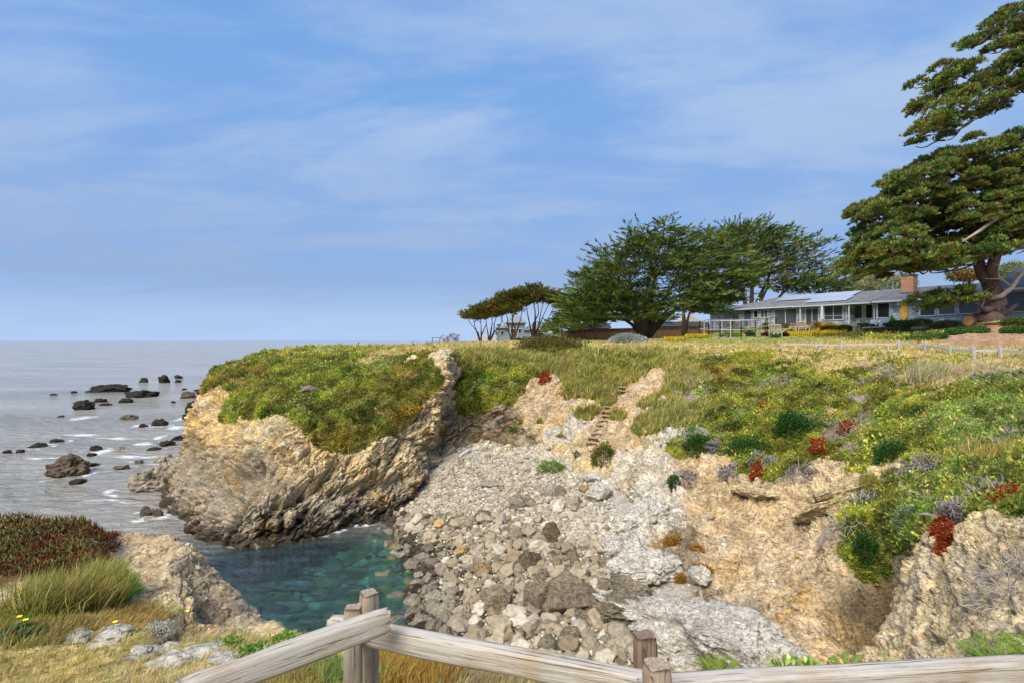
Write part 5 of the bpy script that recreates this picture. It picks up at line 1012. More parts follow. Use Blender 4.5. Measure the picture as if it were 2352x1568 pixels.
# weed covered stones and reefs under and at the edge of the cove water
sub_ = []
for _ in range(260):
    x, y = rng.uniform(-14, -3.5), rng.uniform(13, 29); z = float(beach_z(np.array(x), np.array(y)))
    if z > -.1: continue
    s_ = rng.uniform(.2, .75); sub_.append((x, y, min(z + s_ * .2, -.12 - s_ * .4 if rng.uniform() < .8 else -s_ * .45), s_, np.array([(.18, .14, .05), (.07, .07, .03), (.17, .16, .10), (.12, .11, .05)][int(rng.integers(4))]) * rng.uniform(.7, 1.3)))
stone_field('underwater_stones', sub_, 2, M_STV)
for lb, box in [('dark mussel covered rock in the shallows left of the cobbles', (926,984,1330,1392)), ('dark weedy rock by the water edge above the rail', (932,970,1400,1440)), ('low black weedy rock just above the middle rail', (940,1000,1420,1462)), ('dark brown weedy rock among the shallows near the posts', (915,945,1300,1325)), ('flat dark rock awash at the foot of the headland', (560,640,1228,1258)), ('dark weed covered rock awash in the middle of the green pool', (690,770,1330,1352)), ('small dark rock awash left of the paired posts', (730,790,1395,1420))]:
    rock_px('weedy_rock', lb, 'rock', box, M_WET, .6, 4, lift=.15)

# rocks out at sea (from the zoomed-in measuring grid)
for k, (zx, zy, w_, h_, lb, mk) in enumerate(SR):
    px, py0 = zx * .3125, 735 + .3125 * (zy + h_ / 2); wp, hp = w_ * .3125, h_ * .3125; Y = CZ * FP / (py0 - CY); rx = wp / 2 / FP * Y; ht = hp / FP * Y; dp = min(rx * .8, ht * 2.2 + .6)
    ht = max(.25, ht - dp * 2 * CZ / Y * .55)
    V, F = rock_shape(5 if w_ > 300 else 4, 500 + k, .5, .5, .16, 1.7); e = (V.max(0) - V.min(0)) / 2; V = V / e * np.array([rx, dp, 1]); V[:, 2] = V[:, 2] * ht * 1.0
    c = np.array([(px - CX) / FP * Y, Y + dp * .7, 0.0]); V[:, 2] += ht * .18
    o = mesh_np('sea_rock', V + c, F, (M_SEAR, M_SEAB, M_SEAP)[mk], smooth=True, origin=c); tag(o, lb, 'sea rock')

# ------------------------------------------------------------------ weathered rail fence in front
def beam(L_, w_, h_, seed, chip=.5):
    """a rough weathered beam along X, centred"""
    r_ = np.random.default_rng(seed); nl, nr = 90, 28; xs = np.linspace(-L_ / 2, L_ / 2, nl); a = np.linspace(0, 2 * np.pi, nr, endpoint=False); p = 7.0
    ca, sa = np.cos(a), np.sin(a); rr_ = (np.abs(ca) ** p + np.abs(sa) ** p) ** (-1 / p); cy, cz = ca * rr_ * w_ / 2, sa * rr_ * h_ / 2
    V = np.stack([np.repeat(xs, nr), np.tile(cy, nl), np.tile(cz, nl)], 1); o_ = r_.uniform(0, 80, 3)
    g_ = fbm(V * np.array([1.6, 38, 38]) + o_, 3); lo = fbm(V * np.array([2.2, 6, 6]) + o_ + 9, 3); gv = np.clip(-fbm(V * np.array([.9, 55, 55]) + o_ + 4, 2) - .25, 0, 1)
    sc_ = 1 + .05 * g_ + .09 * lo - .45 * gv; V[:, 1] *= sc_; V[:, 2] *= sc_
    e_ = np.clip((np.abs(V[:, 0]) - L_ / 2 + .05) / .05, 0, 1); V[:, 1] *= 1 - .10 * e_; V[:, 2] *= 1 - .10 * e_
    V[:, 0] += chip * .05 * e_ * fbm(V * 18 + o_, 2) * np.sign(V[:, 0])
    F = [(i * nr + k, (i + 1) * nr + k, (i + 1) * nr + (k + 1) % nr, i * nr + (k + 1) % nr) for i in range(nl - 1) for k in range(nr)]
    caps = [];
    for i, sgn in ((0, -1), (nl - 1, 1)):
        c_ = V[i * nr:(i + 1) * nr].mean(0); V = np.vstack([V, c_]); q = len(V) - 1; caps += [(q, i * nr + k, i * nr + (k + 1) % nr) if sgn > 0 else (q, i * nr + (k + 1) % nr, i * nr + k) for k in range(nr)]
    me = bpy.data.meshes.new('beam'); me.from_pydata(V.tolist(), [], F + caps); me.validate()
    for p_ in me.polygons: p_.use_smooth = len(p_.vertices) == 4
    return me
def weathered(name, dark, light, warm, seed):
    m, t, b = newmat(name); n = t.nodes; l = t.links; tc = n.new('ShaderNodeTexCoord'); mp = n.new('ShaderNodeMapping'); mp.inputs['Scale'].default_value = (.7, 26, 26); mp.inputs['Location'].default_value = (seed, seed * 2, 0); l.new(tc.outputs['Object'], mp.inputs[0])
    a = n.new('ShaderNodeTexNoise'); a.inputs['Scale'].default_value = 2.6; a.inputs['Detail'].default_value = 9; a.inputs['Roughness'].default_value = .72; a.inputs['Distortion'].default_value = .8; l.new(mp.outputs[0], a.inputs['Vector'])
    r = n.new('ShaderNodeValToRGB'); e = r.color_ramp.elements; e[0].position = .38; e[0].color = (*dark, 1); e[1].position = .58; e[1].color = (*light, 1); l.new(a.outputs[0], r.inputs[0])
    k = e_ = r.color_ramp.elements.new(.455); e_.color = (*[x * .78 + y * .22 for x, y in zip(light, dark)], 1)
    b2 = n.new('ShaderNodeTexNoise'); b2.inputs['Scale'].default_value = 5; b2.inputs['Detail'].default_value = 4; l.new(tc.outputs['Object'], b2.inputs['Vector']); mr = n.new('ShaderNodeMapRange'); mr.inputs[1].default_value = .48; mr.inputs[2].default_value = .72; l.new(b2.outputs[0], mr.inputs[0])
    mm = n.new('ShaderNodeMix'); mm.data_type = 'RGBA'; l.new(mr.outputs[0], mm.inputs[0]); l.new(r.outputs[0], mm.inputs[6]); mu = n.new('ShaderNodeMix'); mu.data_type = 'RGBA'; mu.blend_type = 'MULTIPLY'; mu.inputs[0].default_value = 1; l.new(r.outputs[0], mu.inputs[6]); mu.inputs[7].default_value = (*warm, 1); l.new(mu.outputs[2], mm.inputs[7])
    l.new(mm.outputs[2], b.inputs['Base Color']); bp = n.new('ShaderNodeBump'); bp.inputs['Strength'].default_value = .8; bp.inputs['Distance'].default_value = .012; l.new(a.outputs[0], bp.inputs['Height']); l.new(bp.outputs[0], b.inputs['Normal']); b.inputs['Roughness'].default_value = .9; b.inputs['Specular IOR Level'].default_value = .2
    return m
M_RAIL = weathered('weathered_rail', (.11, .09, .07), (.50, .46, .40), (.92, .82, .70), 1.3)
M_POST = weathered('weathered_post', (.13, .10, .075), (.40, .34, .27), (.85, .66, .48), 4.1)
M_POSTB = weathered('brown_post', (.085, .06, .04), (.25, .18, .125), (.95, .88, .8), 7.7)
M_NAIL = mat('nail', (.30, .28, .26), .5, .1, 5, 0, metal=1)
NF = thing('rail_fence', 'weathered grey wooden post and rail fence along the bluff edge in the foreground', 'fence', (-.95, 3.3, 7.3))
def put_beam(name, a, b, w_, h_, m_, seed, chip=.5, tw=0, label=None):
    a, b = np.array(a), np.array(b); me = beam(np.linalg.norm(b - a), w_, h_, seed, chip); me.materials.append(m_)
    o = link_mesh(name, me, NF); x = Vector(b - a).normalized(); up = Vector((0, 0, 1)) if abs(x.z) < .8 else Vector((0, 1, 0)); y = up.cross(x).normalized(); z = x.cross(y)
    M = Matrix((x, y, z)).transposed().to_4x4(); M = M @ Matrix.Rotation(tw, 4, 'X'); M.translation = Vector((a + b) / 2) - NF.location; o.matrix_local = M
    if label: o['label'] = label
    return o
def post(px, pyt, Y, w_, m_, seed, tilt=0, tw=.4, label=None):
    t_ = at(px, pyt, Y); b_ = np.array([t_[0] + tilt, t_[1], ground_xy(t_[0], t_[1]) - .3]); return put_beam('post', b_, t_, w_, w_ * 1.0, m_, seed, .25, tw, label)
post(811, 1392, 3.22, .098, M_POST, 11, .0, .12); post(848, 1358, 3.46, .100, M_POST, 12, 0, .62, 'taller post standing behind the rails')
post(1481, 1456, 2.92, .105, M_POSTB, 13, .03, .05, 'brown post behind the rails'); post(1509, 1522, 2.56, .108, M_POST, 14, .01, .18, 'grey post in front of the rails')
put_beam('rail', at(892, 1420, 3.10) , at(420, 1592, 2.52), .085, .125, M_RAIL, 21, 1.0, .1)
put_beam('rail', at(762, 1437, 3.36), at(1515, 1580, 2.74), .085, .128, M_RAIL, 22, .4, .08)
put_beam('rail', at(1465, 1592, 2.72), at(2640, 1528, 3.02), .10, .150, M_RAIL, 23, .4, .0)
# loose rubble on the bare slopes: far too many chips to count
kd = np.isin(cT, [TY.index(c) for c in 'DW']) & (cP[:, 1] > 9)
P, Nn = scatter('DW', .05, 1500); rub = []
for p in P:
    s_ = float(np.clip(rng.lognormal(-3.0, .55), .02, .22)) * np.clip(p[1] / 24, .5, 1.2); rub.append((p[0], p[1], p[2] + s_ * .2, s_, np.array([(.55, .42, .25), (.60, .53, .42), (.42, .33, .22), (.56, .36, .14), (.48, .45, .40)][int(rng.integers(5))]) * rng.uniform(.7, 1.15)))
stone_field('slope_rubble', rub, 1, M_STV)

def nail(px, py, Y):
    p = at(px, py, Y); mb = MB(); mb.tube([p + np.array([0, .02, 0]), p + np.array([0, -.006, .001])], .0045, 8); mb.build('nail', M_NAIL, NF)
for q in ((808, 1468, 3.045), (835, 1462, 3.045), (858, 1480, 3.29), (1498, 1558, 2.49), (1494, 1470, 2.86)): nail(*q)
# ------------------------------------------------------------------ the long grey house
HA = np.array([32., 80., 0.]); HD = np.array([.504, -.864, 0.]); HN = np.array([.864, .504, 0.]); ZB, ZE, ZR = 12.0, 14.38, 16.0
def hp(u, v, z): return HA + HD * u + HN * v + np.array([0, 0, z])
def u_of(px, v=0):
    k = (px - CX) / FP; return ((80 + .504 * v) * k - 32 - .864 * v) / (.504 + .864 * k)
def zq(x): return 1592.5 + .3229 * x
def z_of(py, u, v=0): return CZ - (py - CY) / FP * hp(u, v, 0)[1]
def zz(y, u, v=0): return z_of(551.25 + .3229 * y, u, v)
def shingle_mat(name, c, sx, sy, var, gapd=.35):
    m, t, b = newmat(name); n = t.nodes; l = t.links; tc = n.new('ShaderNodeTexCoord'); mp = n.new('ShaderNodeMapping'); mp.inputs['Rotation'].default_value = (0, 0, math.atan2(.864, .504)); l.new(tc.outputs['Object'], mp.inputs[0])
    sp = n.new('ShaderNodeSeparateXYZ'); l.new(mp.outputs[0], sp.inputs[0]); cb = n.new('ShaderNodeCombineXYZ'); l.new(sp.outputs[0], cb.inputs[0]); l.new(sp.outputs[2], cb.inputs[1])
    br = n.new('ShaderNodeTexBrick'); br.inputs['Scale'].default_value = 1; br.inputs['Brick Width'].default_value = sx; br.inputs['Row Height'].default_value = sy; br.inputs['Mortar Size'].default_value = .018; br.offset = .37; br.squash = 1; l.new(cb.outputs[0], br.inputs[0])
    br.inputs['Color1'].default_value = (*[x * (1 - var) for x in c], 1); br.inputs['Color2'].default_value = (*[x * (1 + var) for x in c], 1); br.inputs['Mortar'].default_value = (*[x * gapd for x in c], 1)
    no = n.new('ShaderNodeTexNoise'); no.inputs['Scale'].default_value = 3; no.inputs['Detail'].default_value = 6; l.new(tc.outputs['Object'], no.inputs[0]); mr = n.new('ShaderNodeMapRange'); mr.inputs[3].default_value = .65; mr.inputs[4].default_value = 1.35; l.new(no.outputs[0], mr.inputs[0])
    mm = n.new('ShaderNodeMix'); mm.data_type = 'RGBA'; mm.blend_type = 'MULTIPLY'; mm.inputs[0].default_value = 1; l.new(br.outputs[0], mm.inputs[6]); l.new(mr.outputs[0], mm.inputs[7]); l.new(mm.outputs[2], b.inputs['Base Color'])
    bp = n.new('ShaderNodeBump'); bp.inputs['Strength'].default_value = .7; bp.inputs['Distance'].default_value = .03; l.new(br.outputs[0], bp.inputs['Height']); l.new(bp.outputs[0], b.inputs['Normal']); b.inputs['Roughness'].default_value = .9; return m
M_SHIN = shingle_mat('wall_shingle', (.30, .345, .42), .50, .34, .42)
M_ROOF = shingle_mat('roof_shingle', (.15, .15, .16), .5, .16, .22, .6)
M_TRIM = mat('grey_trim', (.45, .50, .57), .7, .15, 10, .1); M_TRIMD = mat('dark_trim', (.10, .12, .15), .6, .2, 8, .1)
def glass(name, c, r_=.05):
    m, t, b = newmat(name); b.inputs['Base Color'].default_value = (*c, 1); b.inputs['Roughness'].default_value = r_; b.inputs['Specular IOR Level'].default_value = .35
    n = t.nodes; l = t.links; tc = n.new('ShaderNodeTexCoord'); no = n.new('ShaderNodeTexNoise'); no.inputs['Scale'].default_value = .8; l.new(tc.outputs['Object'], no.inputs[0]); r = n.new('ShaderNodeValToRGB'); r.color_ramp.elements[0].color = (*[x * .6 for x in c], 1); r.color_ramp.elements[1].color = (*[x * 1.4 for x in c], 1); l.new(no.outputs[0], r.inputs[0]); l.new(r.outputs[0], b.inputs['Base Color']); return m
M_GLD = glass('dark_glass', (.02, .02, .025)); M_GLG = glass('grey_glass', (.07, .075, .085)); M_GLP = glass('pale_glass', (.05, .055, .065))
M_BRICK = shingle_mat('chimney_brick', (.40, .22, .13), .24, .085, .3, 1.2); M_SOLAR = mat('solar_cell', (.34, .39, .48), .25, .08, 2, 0, spec=.8); M_WHT = mat('white_paint', (.62, .62, .60), .7, .1, 12, .1); M_WOODG = mat('grey_garden_wood', (.42, .38, .34), .85, .25, 9, .3)
M_BOARD = mat('surfboard_yellow', (.62, .36, .06), .6, .25, 2.5, .1); M_FENCE = mat('fence_board', (.23, .125, .07), .9, .4, 3.5, .4, (3, 3, .4)); M_FENCED = mat('fence_frame', (.12, .075, .05), .9, .3, 5, .3); M_DOOR = mat('blue_door', (.05, .075, .11), .6, .2, 4, .1)
UE = u_of(2293); hroot = thing('house', 'long low grey shingled house with solar panels and a brick chimney', 'house', hp(0, 0, ZB))
def quadp(mb, pts, th=.0):
    mb.add(pts, [tuple(range(len(pts)))])
def slab(mb, pts, th, dirn=(0, 0, -1)):
    n_ = len(pts); d = np.array(dirn) * th; q = [np.array(p) for p in pts]; mb.add(q + [p + d for p in q], [tuple(range(n_)), tuple(reversed(range(n_, 2 * n_)))] + [(i, i + n_, (i + 1) % n_ + n_, (i + 1) % n_) for i in range(n_)])
u1, u2, uR0, uR1 = u_of(zq(740)), u_of(zq(1115)), u_of(zq(1115)), u_of(zq(1300))
WF = np.array([32.2, 92.5, 0.])          # far corner of the left wing
mb = MB(); zb = 9.6
def wall(a, b_, z0=zb, z1=ZE): mb.add([(a[0], a[1], z0), (b_[0], b_[1], z0), (b_[0], b_[1], z1), (a[0], a[1], z1)], [(0, 1, 2, 3)])
P0, Pa, Pb = hp(0, 0, 0), hp(uR0, 0, 0), hp(uR0, 1.1, 0); Pc, Pd, Pe = hp(uR1, 1.1, 0), hp(uR1, 0, 0), hp(UE, 0, 0); Pf, Pg = hp(UE, 9, 0), hp(2, 9, 0)
for a, b_ in ((WF, P0), (P0, Pa), (Pa, Pb), (Pb, Pc), (Pc, Pd), (Pd, Pe), (Pe, Pf), (Pf, Pg), (Pg, WF + np.array([7, 1, 0])), (WF + np.array([7, 1, 0]), WF)): wall(a, b_)
mb.build('wall', M_SHIN, hroot)
mb = MB(); ua = u_of(zq(600), 4.5); E0 = hp(-.4, -.6, ZE); Wf = np.array([31.4, 93.3, ZE]); RG = hp(ua, 4.5, ZR); RE = hp(UE + .3, 4.5, ZR); EE = hp(UE + .3, -.6, ZE); BE = hp(UE + .3, 9.6, ZE); B0_ = hp(-1, 10.5, ZE)
slab(mb, [E0, EE, RE, RG], .16); slab(mb, [Wf, E0 + np.array([0, 0, .004]), RG + np.array([0, 0, .004])], .16); slab(mb, [Wf, RG + np.array([0, 0, .008]), B0_], .16); slab(mb, [RG + np.array([0, 0, .012]), RE, BE, B0_], .16)
sl = (ZR - ZE) / 5.1; rz = lambda v: ZE + (v + .6) * sl
slab(mb, [hp(u1, -.95, ZE - .10), hp(u_of(zq(1295)), -.95, ZE - .10), hp(u_of(zq(1295)), 1.6, rz(1.6) + .03), hp(u1, 1.6, rz(1.6) + .03)], .12)
rf = mb.build('roof', M_ROOF, hroot)
mb = MB(); mb.bar(hp(-.3, -.68, ZE - .10), hp(u1, -.68, ZE - .10), .12, .16); mb.bar(hp(u1, -1.02, ZE - .18), hp(u_of(zq(1295)), -1.02, ZE - .18), .10, .12); mb.bar(hp(u_of(zq(1295)), -.68, ZE - .1), hp(UE + .3, -.68, ZE - .1), .12, .16); mb.build('gutter', M_TRIM, hroot)
for x in (775, 1093, 1290):
    u = u_of(zq(x)); mb = MB(); mb.tube([hp(u, -.65, ZE - .2), hp(u, -.12, ZE - .5), hp(u, -.12, ZB - .2)], .05, 6); mb.build('downspout', M_TRIM, hroot)
for u in (u_of(zq(775)), u_of(zq(1120))):
    mb = MB(); mb.bar(hp(u + .25, -.85, ZB - 1), hp(u + .25, -.85, ZE - .2), .10); mb.build('porch_post', M_TRIM, hroot)
def opening(x0, x1, y0, y1, gm, name='window', v=0., mull=(), tr=None, fw=.09, label=None):
    ua_, ub_ = u_of(zq(x0), v), u_of(zq(x1), v); um = (ua_ + ub_) / 2; zt, zb_ = zz(y0, um, v), zz(y1, um, v); fr_ = MB(); vo = v - .05
    for u in (ua_, ub_): fr_.bar(hp(u, vo, zb_), hp(u, vo, zt), .12, fw)
    for z in (zb_, zt): fr_.bar(hp(ua_ - fw / 2, vo - .004, z), hp(ub_ + fw / 2, vo - .004, z), .12, fw)
    for q in mull: u = ua_ + (ub_ - ua_) * q; fr_.bar(hp(u, vo, zb_), hp(u, vo, zt), .10, .06)
    if tr: z = zb_ + (zt - zb_) * tr; fr_.bar(hp(ua_, vo - .002, z), hp(ub_, vo - .002, z), .1, .05)
    o = fr_.build(name, M_TRIM, hroot); g = MB(); g.add([hp(ua_, vo + .02, zb_), hp(ub_, vo + .02, zb_), hp(ub_, vo + .02, zt), hp(ua_, vo + .02, zt)], [(0, 1, 2, 3)]); OFF[o.name] = OFF[hroot.name]; g.build('pane', gm, o)
    if label: o['label'] = label
    return ua_, ub_, zb_, zt
opening(430, 462, 500, 552, M_GLD); opening(480, 532, 497, 550, M_GLG, mull=(.5,)); opening(578, 738, 490, 608, M_GLG, 'sliding_door', mull=(.5,)); opening(800, 892, 485, 608, M_GLG, 'sliding_door', mull=(.5,)); opening(932, 1066, 467, 568, M_GLG, mull=(.5,), tr=.3)
opening(1135, 1205, 462, 562, M_GLP, v=1.1, label='window with a pale blue pane'); opening(1226, 1280, 457, 558, M_GLD, v=1.1); opening(1310, 1400, 447, 553, M_GLD); opening(1613, 1724, 440, 538, M_GLD); opening(1745, 1868, 435, 530, M_GLP); opening(1888, 2032, 428, 524, M_GLP)
ua_, ub_ = u_of(zq(365)), u_of(zq(408)); mb = MB(); mb.box(hp((ua_ + ub_) / 2, -.02, ZB + 1.0), (ub_ - ua_, .08, 2.0), (Vector(HD), Vector(HN), Vector((0, 0, 1)))); mb.build('door', M_DOOR, hroot)
ua_, ub_ = u_of(zq(2047)), u_of(zq(2072)); mb = MB(); mb.box(hp((ua_ + ub_) / 2, -.02, ZB + 1.05), (ub_ - ua_, .08, 2.1), (Vector(HD), Vector(HN), Vector((0, 0, 1)))); mb.build('door', M_DOOR, hroot)
fw_ = MB(); yw = 86.5; xw = 32 + .2 * (yw - 80) / 12.5 - .04; fw_.box((xw, yw, ZB + 1.2), (.1, 1.5, 1.0)); o = fw_.build('window', M_TRIM, hroot); OFF[o.name] = OFF[hroot.name]; g = MB(); g.box((xw - .06, yw, ZB + 1.2), (.02, 1.3, .8)); g.build('pane', M_GLD, o)
# solar arrays lie on the roof
def array(ua_, ub_, va, vb, nu, nv):
    mb = MB()
    for i in range(nu):
        for j in range(nv):
            a0, a1 = ua_ + (ub_ - ua_) * i / nu + .015, ua_ + (ub_ - ua_) * (i + 1) / nu - .015; b0, b1 = va + (vb - va) * j / nv + .015, va + (vb - va) * (j + 1) / nv - .015
            slab(mb, [hp(a0, b0, rz(b0) + .16), hp(a1, b0, rz(b0) + .16), hp(a1, b1, rz(b1) + .16), hp(a0, b1, rz(b1) + .16)], .05)
    mb.build('solar_panel', M_SOLAR, hroot)
array(u_of(zq(585), 2), u_of(zq(1190), 4), 2.05, 4.35, 9, 1); array(u_of(zq(800), .5), u_of(zq(1115), 1), .1, 1.98, 6, 1)
uc = 20.4; mb = MB(); ax = (Vector(HD), Vector(HN), Vector((0, 0, 1))); mb.box(hp(uc, 2.5, 16.1), (1.2, 1.0, 2.2), ax); ch = mb.build('chimney', M_BRICK, hroot); OFF[ch.name] = OFF[hroot.name]
mb = MB(); mb.box(hp(uc, 2.5, 17.25), (1.36, 1.16, .14), ax); mb.build('cap', M_TRIMD, ch); mb = MB(); mb.tube([hp(uc, 2.5, 17.3), hp(uc, 2.5, 18.0)], .11, 8); mb.build('flue', M_WHT, ch); mb = MB(); mb.box(hp(uc, 2.5, 15.25), (1.45, 1.25, .2), ax); mb.build('flashing', M_TRIMD, ch)
mb = MB(); u = u_of(zq(463), 3); mb.tube([hp(u, 3, rz(3) - .2), hp(u, 3, rz(3) + .55)], .09, 8); mb.build('roof_vent', M_WHT, hroot)
for x, y in ((905, 478), (1465, 450)):
    u = u_of(zq(x)); mb = MB(); mb.box(hp(u, -.14, zz(y, u)), (.28, .2, .46), ax); mb.tube([hp(u, -.14, zz(y, u) + .22), hp(u, -.14, zz(y, u) + .36)], [.14, .02], 8); mb.build('wall_lamp', M_WHT, hroot)
# surfboard hung on the wall
u = u_of(zq(1502)); zm = zz(492, u); prof = [(-1.28, .0), (-1.2, .16), (-.9, .33), (-.2, .40), (.5, .36), (.95, .25), (1.05, .25), (1.12, .16), (1.2, .0)]; pts = [(hw, z) for z, hw in prof] + [(-hw, z) for z, hw in reversed(prof[1:-1])]
mb = MB(); n_ = len(pts); mb.add([hp(u + q, -.10, zm + z) for q, z in pts] + [hp(u + q * .8, -.18, zm + z * .97) for q, z in pts], [tuple(range(n_)), tuple(reversed(range(n_, 2 * n_)))] + [(i, (i + 1) % n_, (i + 1) % n_ + n_, i + n_) for i in range(n_)])
o = mb.build('surfboard', M_BOARD); tag(o, 'worn yellow surfboard hung upright on the grey shingle wall', 'surfboard')
# right wing, taller and glazed
wr = thing('house_wing', 'pale glazed wing with a higher roof behind the pine trunk', 'house', hp(UE + 1, -1.5, ZB)); mb = MB(); ub2 = UE + 17
mb.add([hp(UE + .6, -1.5, 10.5), hp(ub2, -1.5, 10.5), hp(ub2, -1.5, 14.9), hp(UE + .6, -1.5, 14.9), hp(UE + .6, 9, 10.5), hp(UE + .6, 9, 14.9), hp(UE + .6, 3.7, 17.0)], [(0, 1, 2, 3), (4, 0, 3, 6, 5)]); mb.build('wall', mat('pale_shingle', (.36, .36, .36), .9, .2, 4, .3), wr)
mb = MB(); slab(mb, [hp(UE + .1, -2.3, 14.75), hp(ub2, -2.3, 14.75), hp(ub2, 3.7, 17.15), hp(UE + .1, 3.7, 17.15)], .16); slab(mb, [hp(UE + .1, 3.7, 17.16), hp(ub2, 3.7, 17.16), hp(ub2, 9.6, 14.75), hp(UE + .1, 9.6, 14.75)], .16); mb.build('roof', M_ROOF, wr); mb = MB(); mb.bar(hp(UE + .1, -2.37, 14.66), hp(ub2, -2.37, 14.66), .12, .2); mb.build('fascia', M_WHT, wr)
for q in range(5):
    ua_, ub_ = UE + 1.0 + q * 1.7, UE + 2.55 + q * 1.7; mb = MB()
    for uu in (ua_, ub_): mb.bar(hp(uu, -1.56, 12.6), hp(uu, -1.56, 14.45), .12, .09)
    for z in (12.6, 14.45): mb.bar(hp(ua_, -1.565, z), hp(ub_, -1.565, z), .12, .09)
    o = mb.build('window', M_TRIM, wr); OFF[o.name] = OFF[wr.name]; g = MB(); g.add([hp(ua_, -1.54, 12.6), hp(ub_, -1.54, 12.6), hp(ub_, -1.54, 14.45), hp(ua_, -1.54, 14.45)], [(0, 1, 2, 3)]); g.build('pane', M_GLP, o)

# ------------------------------------------------------------------ garden things
def gp(px, py, Y): x = at(px, py, Y)[0]; return np.array([x, Y, ground_xy(x, Y)])
def seat_px(zx, zy, dep=None):
    """ground point seen at this spot of the zoomed house view, not behind the house"""
    px, py = 1592.5 + .3229 * zx, 551.25 + .3229 * zy; g = ground_px(px, py); return g if g is not None and g[1] < 90 else gp(px, py, dep or 62)
def chair_proto(label, m_, slats=6):
    o = thing('garden_chair', label, 'chair'); mb = MB()
    for k in range(6): mb.box((-.24 + k * .096, 0, .44), (.08, .56, .03))
    mb.build('seat', m_, o, local=True); mb = MB(); tl = .22
    for k in range(slats): x = -.24 + .48 * k / (slats - 1); mb.bar((x, .28, .46), (x, .28 + tl, 1.05), .06, .025, (0, 1, 0))
    mb.bar((-.28, .28 + tl, 1.06), (.28, .28 + tl, 1.06), .05, .08); mb.bar((-.28, .34, .62), (.28, .34, .62), .04, .06); mb.build('backrest', m_, o, local=True)
    for sx in (-1, 1):
        for sy, h in ((-1, .66), (1, .66)): mb = MB(); mb.bar((sx * .30, sy * .27, 0), (sx * .30, sy * .27, h), .06); mb.build('leg', m_, o, local=True)
        mb = MB(); mb.box((sx * .31, -.02, .675), (.10, .72, .03)); mb.build('armrest', m_, o, local=True)
    return o
ch0 = chair_proto('pale grey slatted garden chair at the left of the terrace group', M_WOODG)
def put(o, zx, zy, rz_, label, group=None, first=False, sc_=1.12, dz=0):
    c = o if first else copy_tree(o); c.location = Vector(seat_px(zx, zy)) + Vector((0, 0, dz)); c.rotation_euler = (0, 0, rz_); c.scale = (sc_,) * 3; c['label'] = label
    if group: c['group'] = group
    return c
put(ch0, 575, 688, 2.2, 'pale slatted garden chair farthest left by the wire enclosure', 'slatted garden chairs', True)
for zx, zy, r_, lb in ((606, 690, 2.6, 'pale slatted garden chair overlapping the farthest left one'), (712, 668, -2.2, 'pale slatted garden chair behind the yellow flowers, in the middle of the terrace'), (770, 664, 2.8, 'grey slatted garden chair next to the wooden bench'), (820, 660, -2.6, 'tan slatted garden chair right of the terrace table'), (1178, 668, .35, 'lone pale slatted chair on the lawn left of the loungers')): put(ch0, zx, zy, r_, lb, 'slatted garden chairs')
tb = thing('garden_table', 'low grey wooden table between the slatted chairs', 'table', seat_px(660, 672)); g0 = OFF[tb.name]; mb = MB()
for k in range(7): mb.box(g0 + np.array([0, -.42 + k * .14, .62]), (1.6, .12, .04))
mb.build('table_top', M_WOODG, tb)
for sx in (-1, 1):
    for sy in (-1, 1): mb = MB(); mb.bar(g0 + np.array([sx * .7, sy * .38, 0]), g0 + np.array([sx * .7, sy * .38, .6]), .07); mb.build('leg', M_WOODG, tb)
bn = thing('bench', 'brown wooden bench behind the terrace chairs', 'bench', seat_px(765, 655) + np.array([.5, 1.5, 0])); g0 = OFF[bn.name]; mb = MB(); mb.box(g0 + np.array([0, 0, .45]), (1.5, .5, .05)); mb.build('seat', M_FENCE, bn); mb = MB()
for k in range(3): mb.box(g0 + np.array([0, .28, .62 + k * .16]), (1.5, .04, .12))
mb.build('backrest', M_FENCE, bn)
for sx in (-1, 1): mb = MB(); mb.box(g0 + np.array([sx * .68, .02, .22]), (.07, .5, .44)); mb.build('leg', M_FENCE, bn)
# white sun loungers
lg0 = thing('sun_lounger', 'white sun lounger', 'sun lounger'); mb = MB(); mb.bar((0, -1.0, .36), (0, .2, .36), .62, .06); mb.build('seat', M_WHT, lg0, local=True); mb = MB(); mb.bar((0, .2, .38), (0, .78, 1.08), .62, .06); mb.build('backrest', M_WHT, lg0, local=True)
for sx in (-1, 1): mb = MB(); mb.bar((sx * .3, -1.0, .33), (sx * .3, .55, .33), .05, .06); mb.build('side_rail', M_WOODG, lg0, local=True)
for sx in (-1, 1):
    for y in (-.8, .4): mb = MB(); mb.bar((sx * .29, y, 0), (sx * .29, y, .32), .05); mb.build('leg', M_WOODG, lg0, local=True)
mb = MB(); mb.bar((0, .62, .34), (0, .66, .92), .05); mb.build('prop', M_WOODG, lg0, local=True)
for k, (zx, zy, lb) in enumerate(((1262, 655, 'white sun lounger on the lawn, the left one'), (1340, 655, 'white sun lounger with a higher back, the right one'))):
    c = put(lg0, zx, zy, -.95, lb, 'white sun loungers', k == 0, 1.25 if k else 1.1)
# closed white parasol by the house
g0 = hp(u_of(1888, -1.6), -1.6, ground_xy(*hp(u_of(1888, -1.6), -1.6, 0)[:2])); o = thing('parasol', 'closed white parasol standing by the sliding door', 'parasol', g0); mb = MB(); mb.tube([g0, g0 + np.array([0, 0, 2.5])], .03, 6); mb.build('pole', M_WOODG, o); mb = MB(); mb.tube([g0 + np.array([0, 0, .75]), g0 + np.array([0, 0, 1.2]), g0 + np.array([0, 0, 2.0]), g0 + np.array([0, 0, 2.5])], [.22, .20, .16, .04], 9); mb.build('canopy', mat('parasol_cloth', (.40, .43, .50), .8, .15, 5, .2), o)
